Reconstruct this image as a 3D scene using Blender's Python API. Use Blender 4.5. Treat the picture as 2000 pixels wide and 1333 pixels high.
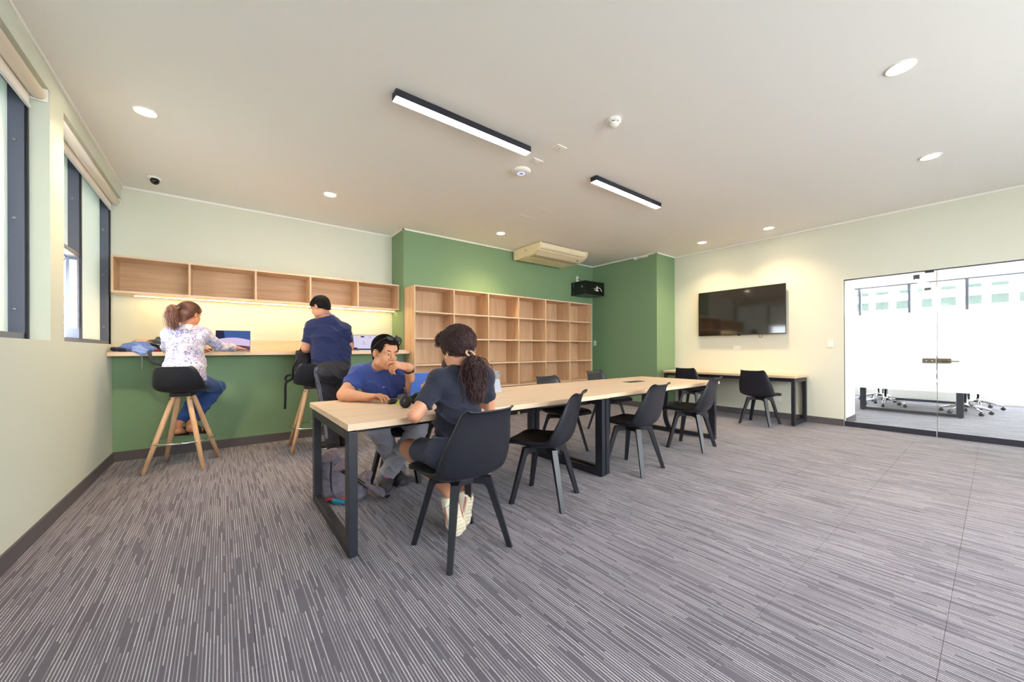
import bpy, bmesh, math, random
import numpy as np
from mathutils import Matrix, Vector, Euler

random.seed(7); np.random.seed(7)
SC = bpy.context.scene
COL = SC.collection
for _o in list(bpy.data.objects): bpy.data.objects.remove(_o)

# ------------------------------------------------------------------ camera
CAM_H = 1.146
cd = bpy.data.cameras.new('camera'); cam = bpy.data.objects.new('camera', cd); COL.objects.link(cam)
cd.sensor_width = 36.0; cd.lens = 731.526 / 2000 * 36.0
cd.shift_x = 0.0; cd.shift_y = (684.685 - 666.5) / 2000.0
cd.clip_start = 0.05; cd.clip_end = 200
_yaw = math.radians(37.7037); _roll = math.radians(0.1898)
cam.matrix_world = (Matrix.Translation((0, 0, CAM_H)) @ Matrix.Rotation(-_yaw, 4, 'Z')
                    @ Matrix.Rotation(math.radians(90), 4, 'X') @ Matrix.Rotation(-_roll, 4, 'Z'))
SC.camera = cam

# ------------------------------------------------------------------ world / exposure
SC.view_settings.view_transform = 'Standard'; SC.view_settings.look = 'None'
SC.view_settings.gamma = 1.0; SC.view_settings.use_curve_mapping = False
SC.view_settings.exposure = 1.05
W = bpy.data.worlds.new('overcast_sky'); SC.world = W; W.use_nodes = True
_bg = W.node_tree.nodes['Background']
_bg.inputs['Color'].default_value = (0.90, 0.97, 1.0, 1); _bg.inputs['Strength'].default_value = 8.5
try:
    SC.cycles.max_bounces = 10; SC.cycles.diffuse_bounces = 6; SC.cycles.transparent_max_bounces = 16
    SC.cycles.sample_clamp_indirect = 6.0; SC.cycles.use_denoising = True
    SC.cycles.caustics_reflective = False; SC.cycles.caustics_refractive = False
except Exception: pass

def portal(name, loc, rot, sx, sy):
    l = bpy.data.lights.new(name, 'AREA'); l.shape = 'RECTANGLE'; l.size = sx; l.size_y = sy
    o = bpy.data.objects.new(name, l); o.location = loc; o.rotation_euler = rot; COL.objects.link(o)
    l.cycles.is_portal = True
    return o

# room numbers (metres; X along the back wall, Y into the depth)
XL, YN, XG, YG, XC, YC, XR, H = -0.905, 6.099, 2.216, 5.606, 6.656, 4.021, 7.316, 3.038
YB = -2.6
portal('window_portal', (2.6, YB - .15, 1.75), (math.radians(-90), 0, 0), 5.4, 1.8)
portal('window_portal', (12.62, 0, 1.5), (0, math.radians(90), 0), 2.3, 7.2)

# ------------------------------------------------------------------ materials
def srgb(r, g, b):
    f = lambda c: (c/255/12.92) if c/255 <= .04045 else ((c/255+.055)/1.055)**2.4
    return (f(r), f(g), f(b), 1.0)
MATS = {}
def mat(name, col=(.8, .8, .8, 1), rough=.5, metal=0.0, spec=.5, emit=None, estr=0.0, noise=None, bump=None, sheen=0.0, coat=0.0):
    """noise=(scale, amount): colour mottling; bump=(scale, strength)"""
    if name in MATS: return MATS[name]
    m = bpy.data.materials.new(name); m.use_nodes = True; nt = m.node_tree; b = nt.nodes['Principled BSDF']
    b.inputs['Base Color'].default_value = col; b.inputs['Roughness'].default_value = rough
    b.inputs['Metallic'].default_value = metal; b.inputs['Specular IOR Level'].default_value = spec
    if sheen: b.inputs['Sheen Weight'].default_value = sheen
    if coat: b.inputs['Coat Weight'].default_value = coat
    if emit: b.inputs['Emission Color'].default_value = emit; b.inputs['Emission Strength'].default_value = estr
    tc = None
    if noise or bump:
        tc = nt.nodes.new('ShaderNodeTexCoord')
    if noise:
        n = nt.nodes.new('ShaderNodeTexNoise'); n.inputs['Scale'].default_value = noise[0]; n.inputs['Detail'].default_value = 4
        nt.links.new(tc.outputs['Object'], n.inputs['Vector'])
        mr = nt.nodes.new('ShaderNodeMapRange'); mr.inputs[1].default_value = .3; mr.inputs[2].default_value = .7
        mr.inputs[3].default_value = 1 - noise[1]; mr.inputs[4].default_value = 1 + noise[1]
        nt.links.new(n.outputs['Fac'], mr.inputs[0])
        mx = nt.nodes.new('ShaderNodeVectorMath'); mx.operation = 'SCALE'; mx.inputs[0].default_value = col[:3]
        nt.links.new(mr.outputs[0], mx.inputs['Scale']); nt.links.new(mx.outputs[0], b.inputs['Base Color'])
    if bump:
        n2 = nt.nodes.new('ShaderNodeTexNoise'); n2.inputs['Scale'].default_value = bump[0]; n2.inputs['Detail'].default_value = 3
        nt.links.new(tc.outputs['Object'], n2.inputs['Vector'])
        bp = nt.nodes.new('ShaderNodeBump'); bp.inputs['Strength'].default_value = bump[1]; bp.inputs['Distance'].default_value = .01
        nt.links.new(n2.outputs['Fac'], bp.inputs['Height']); nt.links.new(bp.outputs['Normal'], b.inputs['Normal'])
    MATS[name] = m; return m

def wood(name, c1, c2, axis=0, scale=1.0, rough=.45):
    if name in MATS: return MATS[name]
    m = bpy.data.materials.new(name); m.use_nodes = True; nt = m.node_tree; b = nt.nodes['Principled BSDF']
    b.inputs['Roughness'].default_value = rough; b.inputs['Specular IOR Level'].default_value = .35
    g = nt.nodes.new('ShaderNodeNewGeometry'); oi = nt.nodes.new('ShaderNodeObjectInfo')
    mp = nt.nodes.new('ShaderNodeMapping')
    s = [22 * scale] * 3; s[axis] = 1.3 * scale
    mp.inputs['Scale'].default_value = s
    ad = nt.nodes.new('ShaderNodeVectorMath'); ad.operation = 'ADD'
    sc = nt.nodes.new('ShaderNodeVectorMath'); sc.operation = 'SCALE'; sc.inputs[0].default_value = (3.1, 5.7, 9.3)
    nt.links.new(oi.outputs['Random'], sc.inputs['Scale'])
    nt.links.new(g.outputs['Position'], ad.inputs[0]); nt.links.new(sc.outputs[0], ad.inputs[1])
    nt.links.new(ad.outputs[0], mp.inputs['Vector'])
    n = nt.nodes.new('ShaderNodeTexNoise'); n.inputs['Scale'].default_value = 1.0; n.inputs['Detail'].default_value = 5; n.inputs['Distortion'].default_value = .6
    nt.links.new(mp.outputs[0], n.inputs['Vector'])
    mp2 = nt.nodes.new('ShaderNodeMapping'); s2 = [90 * scale] * 3; s2[axis] = 3.0 * scale; mp2.inputs['Scale'].default_value = s2
    nt.links.new(ad.outputs[0], mp2.inputs['Vector'])
    n2 = nt.nodes.new('ShaderNodeTexNoise'); n2.inputs['Scale'].default_value = 1.0; n2.inputs['Detail'].default_value = 2
    nt.links.new(mp2.outputs[0], n2.inputs['Vector'])
    mm = nt.nodes.new('ShaderNodeMath'); mm.operation = 'MULTIPLY_ADD'; mm.inputs[1].default_value = .35
    nt.links.new(n2.outputs['Fac'], mm.inputs[0]); 
    m3 = nt.nodes.new('ShaderNodeMath'); m3.operation = 'MULTIPLY'; m3.inputs[1].default_value = .75
    nt.links.new(n.outputs['Fac'], m3.inputs[0]); nt.links.new(m3.outputs[0], mm.inputs[2])
    cr = nt.nodes.new('ShaderNodeValToRGB'); cr.color_ramp.elements[0].position = .34; cr.color_ramp.elements[1].position = .72
    cr.color_ramp.elements[0].color = c2; cr.color_ramp.elements[1].color = c1
    nt.links.new(mm.outputs[0], cr.inputs[0]); nt.links.new(cr.outputs[0], b.inputs['Base Color'])
    MATS[name] = m; return m

def carpet():
    if 'carpet' in MATS: return MATS['carpet']
    m = bpy.data.materials.new('carpet'); m.use_nodes = True; nt = m.node_tree; b = nt.nodes['Principled BSDF']
    b.inputs['Roughness'].default_value = .95; b.inputs['Specular IOR Level'].default_value = .15
    b.inputs['Sheen Weight'].default_value = .15
    N = nt.nodes.new; L = nt.links.new
    g = N('ShaderNodeNewGeometry'); sp = N('ShaderNodeSeparateXYZ'); L(g.outputs['Position'], sp.inputs[0])
    def mth(op, a, bb=None, c=None):
        n = N('ShaderNodeMath'); n.operation = op
        for i, v in enumerate((a, bb, c)):
            if v is None: continue
            if isinstance(v, (int, float)): n.inputs[i].default_value = v
            else: L(v, n.inputs[i])
        return n.outputs[0]
    wob = N('ShaderNodeTexNoise'); wob.inputs['Scale'].default_value = 160; L(g.outputs['Position'], wob.inputs['Vector'])
    xw = mth('MULTIPLY_ADD', wob.outputs['Fac'], .0022, sp.outputs['X'])
    xs = mth('DIVIDE', xw, .0112); ci = mth('FLOOR', xs); fr = mth('FRACT', xs)
    w1 = N('ShaderNodeTexWhiteNoise'); w1.noise_dimensions = '1D'; L(ci, w1.inputs['W'])
    yo = mth('MULTIPLY_ADD', w1.outputs['Value'], 3.7, sp.outputs['Y'])
    ys = mth('FLOOR', mth('DIVIDE', yo, .2))
    cb = N('ShaderNodeCombineXYZ'); L(ci, cb.inputs[0]); L(ys, cb.inputs[1])
    w2 = N('ShaderNodeTexWhiteNoise'); w2.noise_dimensions = '2D'; L(cb.outputs[0], w2.inputs['Vector'])
    on = mth('GREATER_THAN', w2.outputs['Value'], .15)
    dist = mth('ABSOLUTE', mth('SUBTRACT', fr, .5))
    ln = mth('LESS_THAN', dist, .17)
    msk = mth('MULTIPLY', on, ln)
    amp = mth('MULTIPLY', msk, mth('MULTIPLY_ADD', w2.outputs['Value'], .9, .1))
    ft = N('ShaderNodeTexNoise'); ft.inputs['Scale'].default_value = 420; ft.inputs['Detail'].default_value = 2; L(g.outputs['Position'], ft.inputs['Vector'])
    bl = N('ShaderNodeTexNoise'); bl.inputs['Scale'].default_value = 3.0; bl.inputs['Detail'].default_value = 2; L(g.outputs['Position'], bl.inputs['Vector'])
    mix = N('ShaderNodeMix'); mix.data_type = 'RGBA'; L(amp, mix.inputs['Factor'])
    mix.inputs['A'].default_value = srgb(94, 89, 101); mix.inputs['B'].default_value = srgb(190, 186, 196)
    f2 = mth('MULTIPLY_ADD', ft.outputs['Fac'], 1.1, .45)
    f3 = mth('MULTIPLY', f2, mth('MULTIPLY_ADD', bl.outputs['Fac'], .3, .85))
    sc = N('ShaderNodeVectorMath'); sc.operation = 'SCALE'; L(mix.outputs['Result'], sc.inputs[0]); L(f3, sc.inputs['Scale'])
    L(sc.outputs[0], b.inputs['Base Color'])
    bp = N('ShaderNodeBump'); bp.inputs['Strength'].default_value = .5; bp.inputs['Distance'].default_value = .004
    L(ft.outputs['Fac'], bp.inputs['Height']); L(bp.outputs['Normal'], b.inputs['Normal'])
    MATS['carpet'] = m; return m

def glass(name, fac=.07, tint=(1, 1, 1, 1), rough=0.0):
    if name in MATS: return MATS[name]
    m = bpy.data.materials.new(name); m.use_nodes = True; nt = m.node_tree
    nt.nodes.remove(nt.nodes['Principled BSDF']); out = nt.nodes['Material Output']
    t = nt.nodes.new('ShaderNodeBsdfTransparent'); t.inputs[0].default_value = tint
    g = nt.nodes.new('ShaderNodeBsdfGlossy'); g.inputs['Roughness'].default_value = rough
    mx = nt.nodes.new('ShaderNodeMixShader'); mx.inputs[0].default_value = fac
    nt.links.new(t.outputs[0], mx.inputs[1]); nt.links.new(g.outputs[0], mx.inputs[2]); nt.links.new(mx.outputs[0], out.inputs[0])
    MATS[name] = m; return m
def frosted(name, col, trans=.5, clear=.0):
    if name in MATS: return MATS[name]
    m = bpy.data.materials.new(name); m.use_nodes = True; nt = m.node_tree
    nt.nodes.remove(nt.nodes['Principled BSDF']); out = nt.nodes['Material Output']
    d = nt.nodes.new('ShaderNodeBsdfDiffuse'); d.inputs[0].default_value = col
    t = nt.nodes.new('ShaderNodeBsdfTranslucent'); t.inputs[0].default_value = col
    mx = nt.nodes.new('ShaderNodeMixShader'); mx.inputs[0].default_value = trans
    nt.links.new(d.outputs[0], mx.inputs[1]); nt.links.new(t.outputs[0], mx.inputs[2])
    tr = nt.nodes.new('ShaderNodeBsdfTransparent'); mx2 = nt.nodes.new('ShaderNodeMixShader'); mx2.inputs[0].default_value = clear
    nt.links.new(mx.outputs[0], mx2.inputs[1]); nt.links.new(tr.outputs[0], mx2.inputs[2]); nt.links.new(mx2.outputs[0], out.inputs[0])
    MATS[name] = m; return m
def emis(name, col=0, s=0):
    if name in MATS: return MATS[name]
    m = bpy.data.materials.new(name); m.use_nodes = True; nt = m.node_tree
    nt.nodes.remove(nt.nodes['Principled BSDF']); out = nt.nodes['Material Output']
    e = nt.nodes.new('ShaderNodeEmission'); e.inputs[0].default_value = col; e.inputs[1].default_value = s
    nt.links.new(e.outputs[0], out.inputs[0]); MATS[name] = m; return m

cream = mat('cream_paint', srgb(221, 220, 205), .8, spec=.2, bump=(220, .04))
greenp = mat('green_paint', srgb(128, 156, 120), .75, spec=.25, bump=(220, .04))
white_p = mat('white_paint', srgb(238, 236, 233), .85, spec=.2, bump=(150, .03))
trimw = mat('white_trim', srgb(244, 242, 236), .6)
sage = mat('sage_paint', srgb(214, 218, 205), .8, spec=.2, bump=(220, .04))
oak = wood('pale_oak', srgb(227, 202, 175), srgb(213, 184, 155), 0)
oakv = wood('pale_oak_upright', srgb(226, 194, 158), srgb(196, 160, 124), 2)
oaky = wood('pale_oak_deep', srgb(227, 202, 175), srgb(213, 184, 155), 1)
beech = wood('beech', srgb(226, 186, 148), srgb(208, 162, 122), 2, .8)
blackm = mat('black_metal', srgb(30, 33, 43), .42, spec=.5, bump=(300, .05))
blackp = mat('black_plastic', srgb(27, 29, 38), .38, spec=.5)
blackc = mat('black_leatherette', srgb(22, 21, 22), .55, spec=.4, bump=(400, .15))
basec = mat('carpet_skirting', srgb(92, 86, 90), .95, noise=(300, .25))
framem = mat('window_frame_grey', srgb(94, 98, 116), .45)
chrome = mat('chrome', (.75, .75, .77, 1), .12, 1.0)
alum = mat('aluminium', (.62, .63, .65, 1), .35, 1.0)

# ------------------------------------------------------------------ object helpers
def tag(o, label=None, cat=None, group=None, kind=None):
    if label: o['label'] = label
    if cat: o['category'] = cat
    if group: o['group'] = group
    if kind: o['kind'] = kind
    return o
def empty(name, loc=(0, 0, 0), rz=0.0, label=None, cat=None, group=None, kind=None):
    o = bpy.data.objects.new(name, None); COL.objects.link(o); o.empty_display_size = .05
    o.location = loc; o.rotation_euler = (0, 0, rz); o['_m'] = 0
    del o['_m']
    return tag(o, label, cat, group, kind)
def pmat(p):
    m = Matrix.LocRotScale(p.location, p.rotation_euler, p.scale)
    return m
def attach(o, parent, world=True):
    if parent is None: return o
    o.parent = parent
    if world:
        # child's geometry is in world coordinates
        m = pmat(parent); pp = parent.parent
        if pp is not None: m = pmat(pp) @ parent.matrix_parent_inverse @ m
        o.matrix_parent_inverse = m.inverted()
    return o
def mk(name, verts, faces, m=None, parent=None, smooth=False, world=True):
    me = bpy.data.meshes.new(name)
    if isinstance(faces, np.ndarray):
        nv, nf, k = len(verts), len(faces), faces.shape[1]
        me.vertices.add(nv); me.vertices.foreach_set('co', np.asarray(verts, dtype=np.float32).ravel())
        me.loops.add(nf * k); me.loops.foreach_set('vertex_index', faces.astype(np.int32).ravel())
        me.polygons.add(nf); me.polygons.foreach_set('loop_start', np.arange(0, nf * k, k, dtype=np.int32))
        me.polygons.foreach_set('loop_total', np.full(nf, k, dtype=np.int32))
        me.update(calc_edges=True); me.validate()
    else:
        me.from_pydata([tuple(v) for v in verts], [], faces); me.update()
    if smooth: me.polygons.foreach_set('use_smooth', [True] * len(me.polygons))
    if m is not None:
        for x in (m if isinstance(m, (list, tuple)) else [m]): me.materials.append(x)
    o = bpy.data.objects.new(name, me); COL.objects.link(o)
    return attach(o, parent, world)
class MB:
    """collects pieces of ONE part"""
    def __init__(s): s.v = []; s.f = []; s.mi = []; s.cur = 0; s.sm = []
    def add(s, vs, fs, smooth=False):
        b = len(s.v); s.v += [tuple(float(c) for c in v) for v in vs]
        s.f += [tuple(i + b for i in f) for f in fs]; s.mi += [s.cur] * len(fs); s.sm += [smooth] * len(fs); return s
    def box(s, x0, x1, y0, y1, z0, z1, bev=0.0, M=None):
        if bev <= 0:
            vs = [(x, y, z) for x in (x0, x1) for y in (y0, y1) for z in (z0, z1)]
            fs = [(0, 1, 3, 2), (4, 6, 7, 5), (0, 4, 5, 1), (2, 3, 7, 6), (0, 2, 6, 4), (1, 5, 7, 3)]
        else:
            bm = bmesh.new(); bmesh.ops.create_cube(bm, size=1)
            for v in bm.verts: v.co = ((x0 + x1) / 2 + v.co.x * (x1 - x0), (y0 + y1) / 2 + v.co.y * (y1 - y0), (z0 + z1) / 2 + v.co.z * (z1 - z0))
            bmesh.ops.bevel(bm, geom=bm.edges[:], offset=bev, segments=2, affect='EDGES', profile=.6)
            bm.verts.index_update(); vs = [tuple(v.co) for v in bm.verts]; fs = [tuple(v.index for v in f.verts) for f in bm.faces]; bm.free()
        if M is not None: vs = [tuple(M @ Vector(v)) for v in vs]
        return s.add(vs, fs)
    def tube(s, path, r, n=10, r2=None, up=None, closed=False, cap=True, smooth=True, ell=None, square=False):
        """sweep; r scalar or list; ell=(a,b) multipliers along (side, up)"""
        P = [np.array(p, float) for p in path]; m = len(P)
        rs = list(r) if isinstance(r, (list, tuple, np.ndarray)) else [r] * m
        if r2 is not None: rs = list(np.linspace(r, r2, m))
        vs = []; pu = None
        for i in range(m):
            if closed: t = P[(i + 1) % m] - P[i - 1]
            else: t = P[min(i + 1, m - 1)] - P[max(i - 1, 0)]
            t = t / (np.linalg.norm(t) + 1e-12)
            ref = np.array(up, float) if up is not None else (pu if pu is not None else (np.array([0, 0, 1.]) if abs(t[2]) < .9 else np.array([1., 0, 0])))
            u = ref - t * np.dot(ref, t); nu = np.linalg.norm(u)
            if nu < 1e-6: u = np.cross(t, [0, 1., .3]); nu = np.linalg.norm(u)
            u = u / nu; w = np.cross(t, u); pu = u
            ea, eb = ell if ell else (1, 1)
            for k in range(n):
                a = 2 * math.pi * (k + (.5 if square else 0)) / n
                q = math.sqrt(2) if square else 1
                vs.append(P[i] + (w * math.cos(a) * ea + u * math.sin(a) * eb) * rs[i] * q)
        fs = []
        for i in range(m if closed else m - 1):
            j = (i + 1) % m
            for k in range(n):
                k2 = (k + 1) % n
                fs.append((i * n + k, i * n + k2, j * n + k2, j * n + k))
        if cap and not closed:
            fs.append(tuple(range(n - 1, -1, -1))); fs.append(tuple((m - 1) * n + k for k in range(n)))
        return s.add(vs, fs, smooth and not square)
    def lathe(s, prof, c=(0, 0, 0), n=28, M=None, smooth=True, capends=True):
        vs = []; m = len(prof)
        for r, z in prof:
            for k in range(n):
                a = 2 * math.pi * k / n; vs.append((c[0] + r * math.cos(a), c[1] + r * math.sin(a), c[2] + z))
        fs = [(i * n + k, i * n + (k + 1) % n, (i + 1) * n + (k + 1) % n, (i + 1) * n + k) for i in range(m - 1) for k in range(n)]
        if capends: fs.append(tuple(range(n - 1, -1, -1))); fs.append(tuple((m - 1) * n + k for k in range(n)))
        if M is not None: vs = [tuple(M @ Vector(v)) for v in vs]
        return s.add(vs, fs, smooth)
    def prism(s, poly, d0, d1, axis='x'):
        """poly: list of 2-D points in the other two axes, extruded along axis"""
        n = len(poly); vs = []
        for d in (d0, d1):
            for a, b in poly:
                vs.append({'x': (d, a, b), 'y': (a, d, b), 'z': (a, b, d)}[axis])
        fs = [(k, (k + 1) % n, n + (k + 1) % n, n + k) for k in range(n)] + [tuple(range(n - 1, -1, -1)), tuple(range(n, 2 * n))]
        return s.add(vs, fs)
    def sphere(s, c, r, n=14, m=10, sc=(1, 1, 1)):
        prof = [(max(1e-4, r * math.sin(math.pi * i / m)), -r * math.cos(math.pi * i / m)) for i in range(m + 1)]
        b0 = len(s.v); s.lathe(prof, (0, 0, 0), n)
        for i in range(b0, len(s.v)):
            v = s.v[i]; s.v[i] = (c[0] + v[0] * sc[0], c[1] + v[1] * sc[1], c[2] + v[2] * sc[2])
        return s
    def use(s, i): s.cur = i; return s
    def build(s, name, m, parent=None, world=True):
        o = mk(name, s.v, s.f, m, parent, False, world)
        bm = bmesh.new(); bm.from_mesh(o.data); bmesh.ops.recalc_face_normals(bm, faces=bm.faces[:]); bm.to_mesh(o.data); bm.free()
        o.data.polygons.foreach_set('material_index', s.mi); o.data.polygons.foreach_set('use_smooth', s.sm); o.data.update()
        return o
def boxo(name, x0, x1, y0, y1, z0, z1, m, parent=None, bev=0.0, world=True):
    return MB().box(x0, x1, y0, y1, z0, z1, bev).build(name, m, parent, world)
def copy_tree(o, parent=None):
    c = o.copy(); COL.objects.link(c)
    if parent is not None:
        c.parent = parent; c.matrix_parent_inverse = o.matrix_parent_inverse.copy()
    for ch in list(o.children): copy_tree(ch, c)
    return c
def shell(grid, th):
    """closed thin shell from an (m,n,3) grid of points"""
    g = np.asarray(grid, float); m, n, _ = g.shape
    du = np.gradient(g, axis=0); dv = np.gradient(g, axis=1); nn = np.cross(du, dv); nn /= (np.linalg.norm(nn, axis=2, keepdims=True) + 1e-9)
    a = g + nn * th / 2; b = g - nn * th / 2
    vs = list(a.reshape(-1, 3)) + list(b.reshape(-1, 3)); o = m * n; fs = []
    for i in range(m - 1):
        for j in range(n - 1):
            q = (i * n + j, (i + 1) * n + j, (i + 1) * n + j + 1, i * n + j + 1)
            fs.append(q); fs.append(tuple(x + o for x in reversed(q)))
    rim = [(0, j) for j in range(n)] + [(i, n - 1) for i in range(1, m)] + [(m - 1, j) for j in range(n - 2, -1, -1)] + [(i, 0) for i in range(m - 2, 0, -1)]
    for k in range(len(rim)):
        p = rim[k][0] * n + rim[k][1]; q = rim[(k + 1) % len(rim)][0] * n + rim[(k + 1) % len(rim)][1]
        fs.append((p, q, q + o, p + o))
    return vs, fs
def spline(pts, n):
    """Catmull-Rom resample of k-D points"""
    P = np.asarray(pts, float); m = len(P); out = []
    for t in np.linspace(0, m - 1, n):
        i = min(int(t), m - 2); f = t - i
        p0, p1, p2, p3 = P[max(i - 1, 0)], P[i], P[i + 1], P[min(i + 2, m - 1)]
        out.append(.5 * ((2 * p1) + (-p0 + p2) * f + (2 * p0 - 5 * p1 + 4 * p2 - p3) * f * f + (-p0 + 3 * p1 - 3 * p2 + p3) * f ** 3))
    return np.array(out)

# ------------------------------------------------------------------ smooth-union field -> mesh (bodies, cloth, bags)
def nrm(v): v = np.asarray(v, float); return v / (np.linalg.norm(v) + 1e-12)
class Field:
    def __init__(s): s.p = []
    def rc(s, a, b, ra, rb, k=.02, side=None, ratio=1.0, cap=(0, 0), sub=False):
        a = np.asarray(a, float); b = np.asarray(b, float)
        mr = max(ra, rb) * max(1, ratio) + k + .02
        lo = np.minimum(a, b) - mr; hi = np.maximum(a, b) + mr; ab = b - a; L2 = ab @ ab + 1e-12; L = math.sqrt(L2)
        sd = None if side is None else nrm(np.asarray(side, float) - ab * (np.dot(side, ab) / L2))
        def f(X, Y, Z):
            px, py, pz = X - a[0], Y - a[1], Z - a[2]
            tr = (px * ab[0] + py * ab[1] + pz * ab[2]) / L2
            t = np.clip(tr, 0, 1)
            wx, wy, wz = px - t * ab[0], py - t * ab[1], pz - t * ab[2]
            if sd is not None:
                q = (wx * sd[0] + wy * sd[1] + wz * sd[2]) * (1 / ratio - 1)
                wx, wy, wz = wx + q * sd[0], wy + q * sd[1], wz + q * sd[2]
            d = np.sqrt(wx * wx + wy * wy + wz * wz) - (ra + t * (rb - ra))
            if cap[0]: d = np.maximum(d, -tr * L)
            if cap[1]: d = np.maximum(d, (tr - 1) * L)
            return d
        s.p.append((lo, hi, f, k, sub)); return s
    def el(s, c, r, R=None, k=.02, sub=False):
        c = np.asarray(c, float); r = np.asarray(r, float); mr = r.max() + k + .02
        R = np.eye(3) if R is None else np.asarray(R, float)   # columns = local axes
        def f(X, Y, Z):
            px, py, pz = X - c[0], Y - c[1], Z - c[2]
            q = [px * R[0, i] + py * R[1, i] + pz * R[2, i] for i in range(3)]
            k0 = np.sqrt(sum((q[i] / r[i]) ** 2 for i in range(3))); k1 = np.sqrt(sum((q[i] / r[i] ** 2) ** 2 for i in range(3))) + 1e-9
            return k0 * (k0 - 1) / k1
        s.p.append((c - mr, c + mr, f, k, sub)); return s
    def bx(s, c, h, R=None, rr=.01, k=.02, sub=False):
        c = np.asarray(c, float); h = np.asarray(h, float); mr = np.linalg.norm(h) + k + .02
        R = np.eye(3) if R is None else np.asarray(R, float)
        def f(X, Y, Z):
            px, py, pz = X - c[0], Y - c[1], Z - c[2]
            q = [np.abs(px * R[0, i] + py * R[1, i] + pz * R[2, i]) - (h[i] - rr) for i in range(3)]
            o = np.sqrt(sum(np.maximum(x, 0) ** 2 for x in q)); return o + np.minimum(np.maximum(np.maximum(q[0], q[1]), q[2]), 0) - rr
        s.p.append((c - mr, c + mr, f, k, sub)); return s
    def mesh(s, h=.006, fine=None, cuts=(), disp=None):
        """fine: {axis: [(lo,hi,step)]}; cuts: list of f(X,Y,Z) kept where < 0"""
        lo = np.min([p[0] for p in s.p if not p[4]], axis=0); hi = np.max([p[1] for p in s.p if not p[4]], axis=0); ax = []
        for i in range(3):
            out = [lo[i]]
            while out[-1] < hi[i]:
                st = h
                for a, b, q in (fine or {}).get(i, []):
                    if a - h <= out[-1] <= b: st = q
                out.append(out[-1] + st)
            ax.append(np.array(out, np.float32))
        D = np.full([len(a) for a in ax], .5, np.float32)
        for l, u, f, k, sub in s.p:
            sl = []
            for i in range(3):
                a = np.searchsorted(ax[i], l[i]); b = np.searchsorted(ax[i], u[i]); sl.append(slice(max(a - 1, 0), b + 1))
            sl = tuple(sl); X, Y, Z = ax[0][sl[0]][:, None, None], ax[1][sl[1]][None, :, None], ax[2][sl[2]][None, None, :]
            d = f(X, Y, Z).astype(np.float32); c = D[sl]
            if sub:
                d = -d; hh = np.clip(.5 + .5 * (d - c) / k, 0, 1); D[sl] = c * (1 - hh) + d * hh + k * hh * (1 - hh)
            else:
                hh = np.clip(.5 + .5 * (c - d) / k, 0, 1); D[sl] = c * (1 - hh) + d * hh - k * hh * (1 - hh)
        if disp is not None or cuts:
            idx = np.nonzero(np.abs(D) < .06)
            X, Y, Z = ax[0][idx[0]], ax[1][idx[1]], ax[2][idx[2]]
            v = D[idx]
            if disp is not None: v = v + disp(X, Y, Z).astype(np.float32)
            D[idx] = v
            if cuts:
                idx = np.nonzero(D < .06); X, Y, Z = ax[0][idx[0]], ax[1][idx[1]], ax[2][idx[2]]; v = D[idx]
                for c in cuts: v = np.maximum(v, c(X, Y, Z))
                D[idx] = v
        return surfnet(D, ax)
def surfnet(D, ax):
    I = D < 0
    c = np.zeros([n - 1 for n in D.shape], np.uint8)
    for dx in (0, 1):
        for dy in (0, 1):
            for dz in (0, 1):
                c += I[dx:D.shape[0] - 1 + dx, dy:D.shape[1] - 1 + dy, dz:D.shape[2] - 1 + dz]
    act = (c > 0) & (c < 8); i, j, k = np.nonzero(act)
    ind = np.full(act.shape, -1, np.int32); ind[i, j, k] = np.arange(len(i))
    cor = [(dx, dy, dz) for dx in (0, 1) for dy in (0, 1) for dz in (0, 1)]
    val = [D[i + a, j + b, k + e] for a, b, e in cor]
    pos = [np.stack([ax[0][i + a], ax[1][j + b], ax[2][k + e]], 1) for a, b, e in cor]
    acc = np.zeros((len(i), 3), np.float32); cnt = np.zeros(len(i), np.float32)
    for p in range(8):
        for q in range(p + 1, 8):
            if sum(abs(x - y) for x, y in zip(cor[p], cor[q])) != 1: continue
            m = (val[p] < 0) != (val[q] < 0)
            t = val[p][m] / (val[p][m] - val[q][m]); acc[m] += pos[p][m] + (pos[q][m] - pos[p][m]) * t[:, None]; cnt[m] += 1
    V = acc / np.maximum(cnt, 1)[:, None]; F = []
    for a in range(3):
        b, e = (a + 1) % 3, (a + 2) % 3
        s0 = [slice(None)] * 3; s1 = [slice(None)] * 3; s0[a] = slice(0, -1); s1[a] = slice(1, None)
        for x in (b, e): s0[x] = slice(1, -1); s1[x] = slice(1, -1)
        A, B = I[tuple(s0)], I[tuple(s1)]
        for flip, msk in ((0, A & ~B), (1, ~A & B)):
            w = list(np.nonzero(msk)); w[b] = w[b] + 1; w[e] = w[e] + 1
            def g(ob, oe):
                q = [x.copy() for x in w]; q[b] -= ob; q[e] -= oe; return ind[q[0], q[1], q[2]]
            quad = np.stack([g(1, 1), g(0, 1), g(0, 0), g(1, 0)], 1)
            F.append(quad[:, ::-1] if flip else quad)
    return V, np.concatenate(F)
def fobj(name, F, m, parent, h=.006, fine=None, cuts=(), disp=None):
    V, Q = F.mesh(h, fine, cuts, disp)
    return mk(name, V, Q, m, parent, True)
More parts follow.
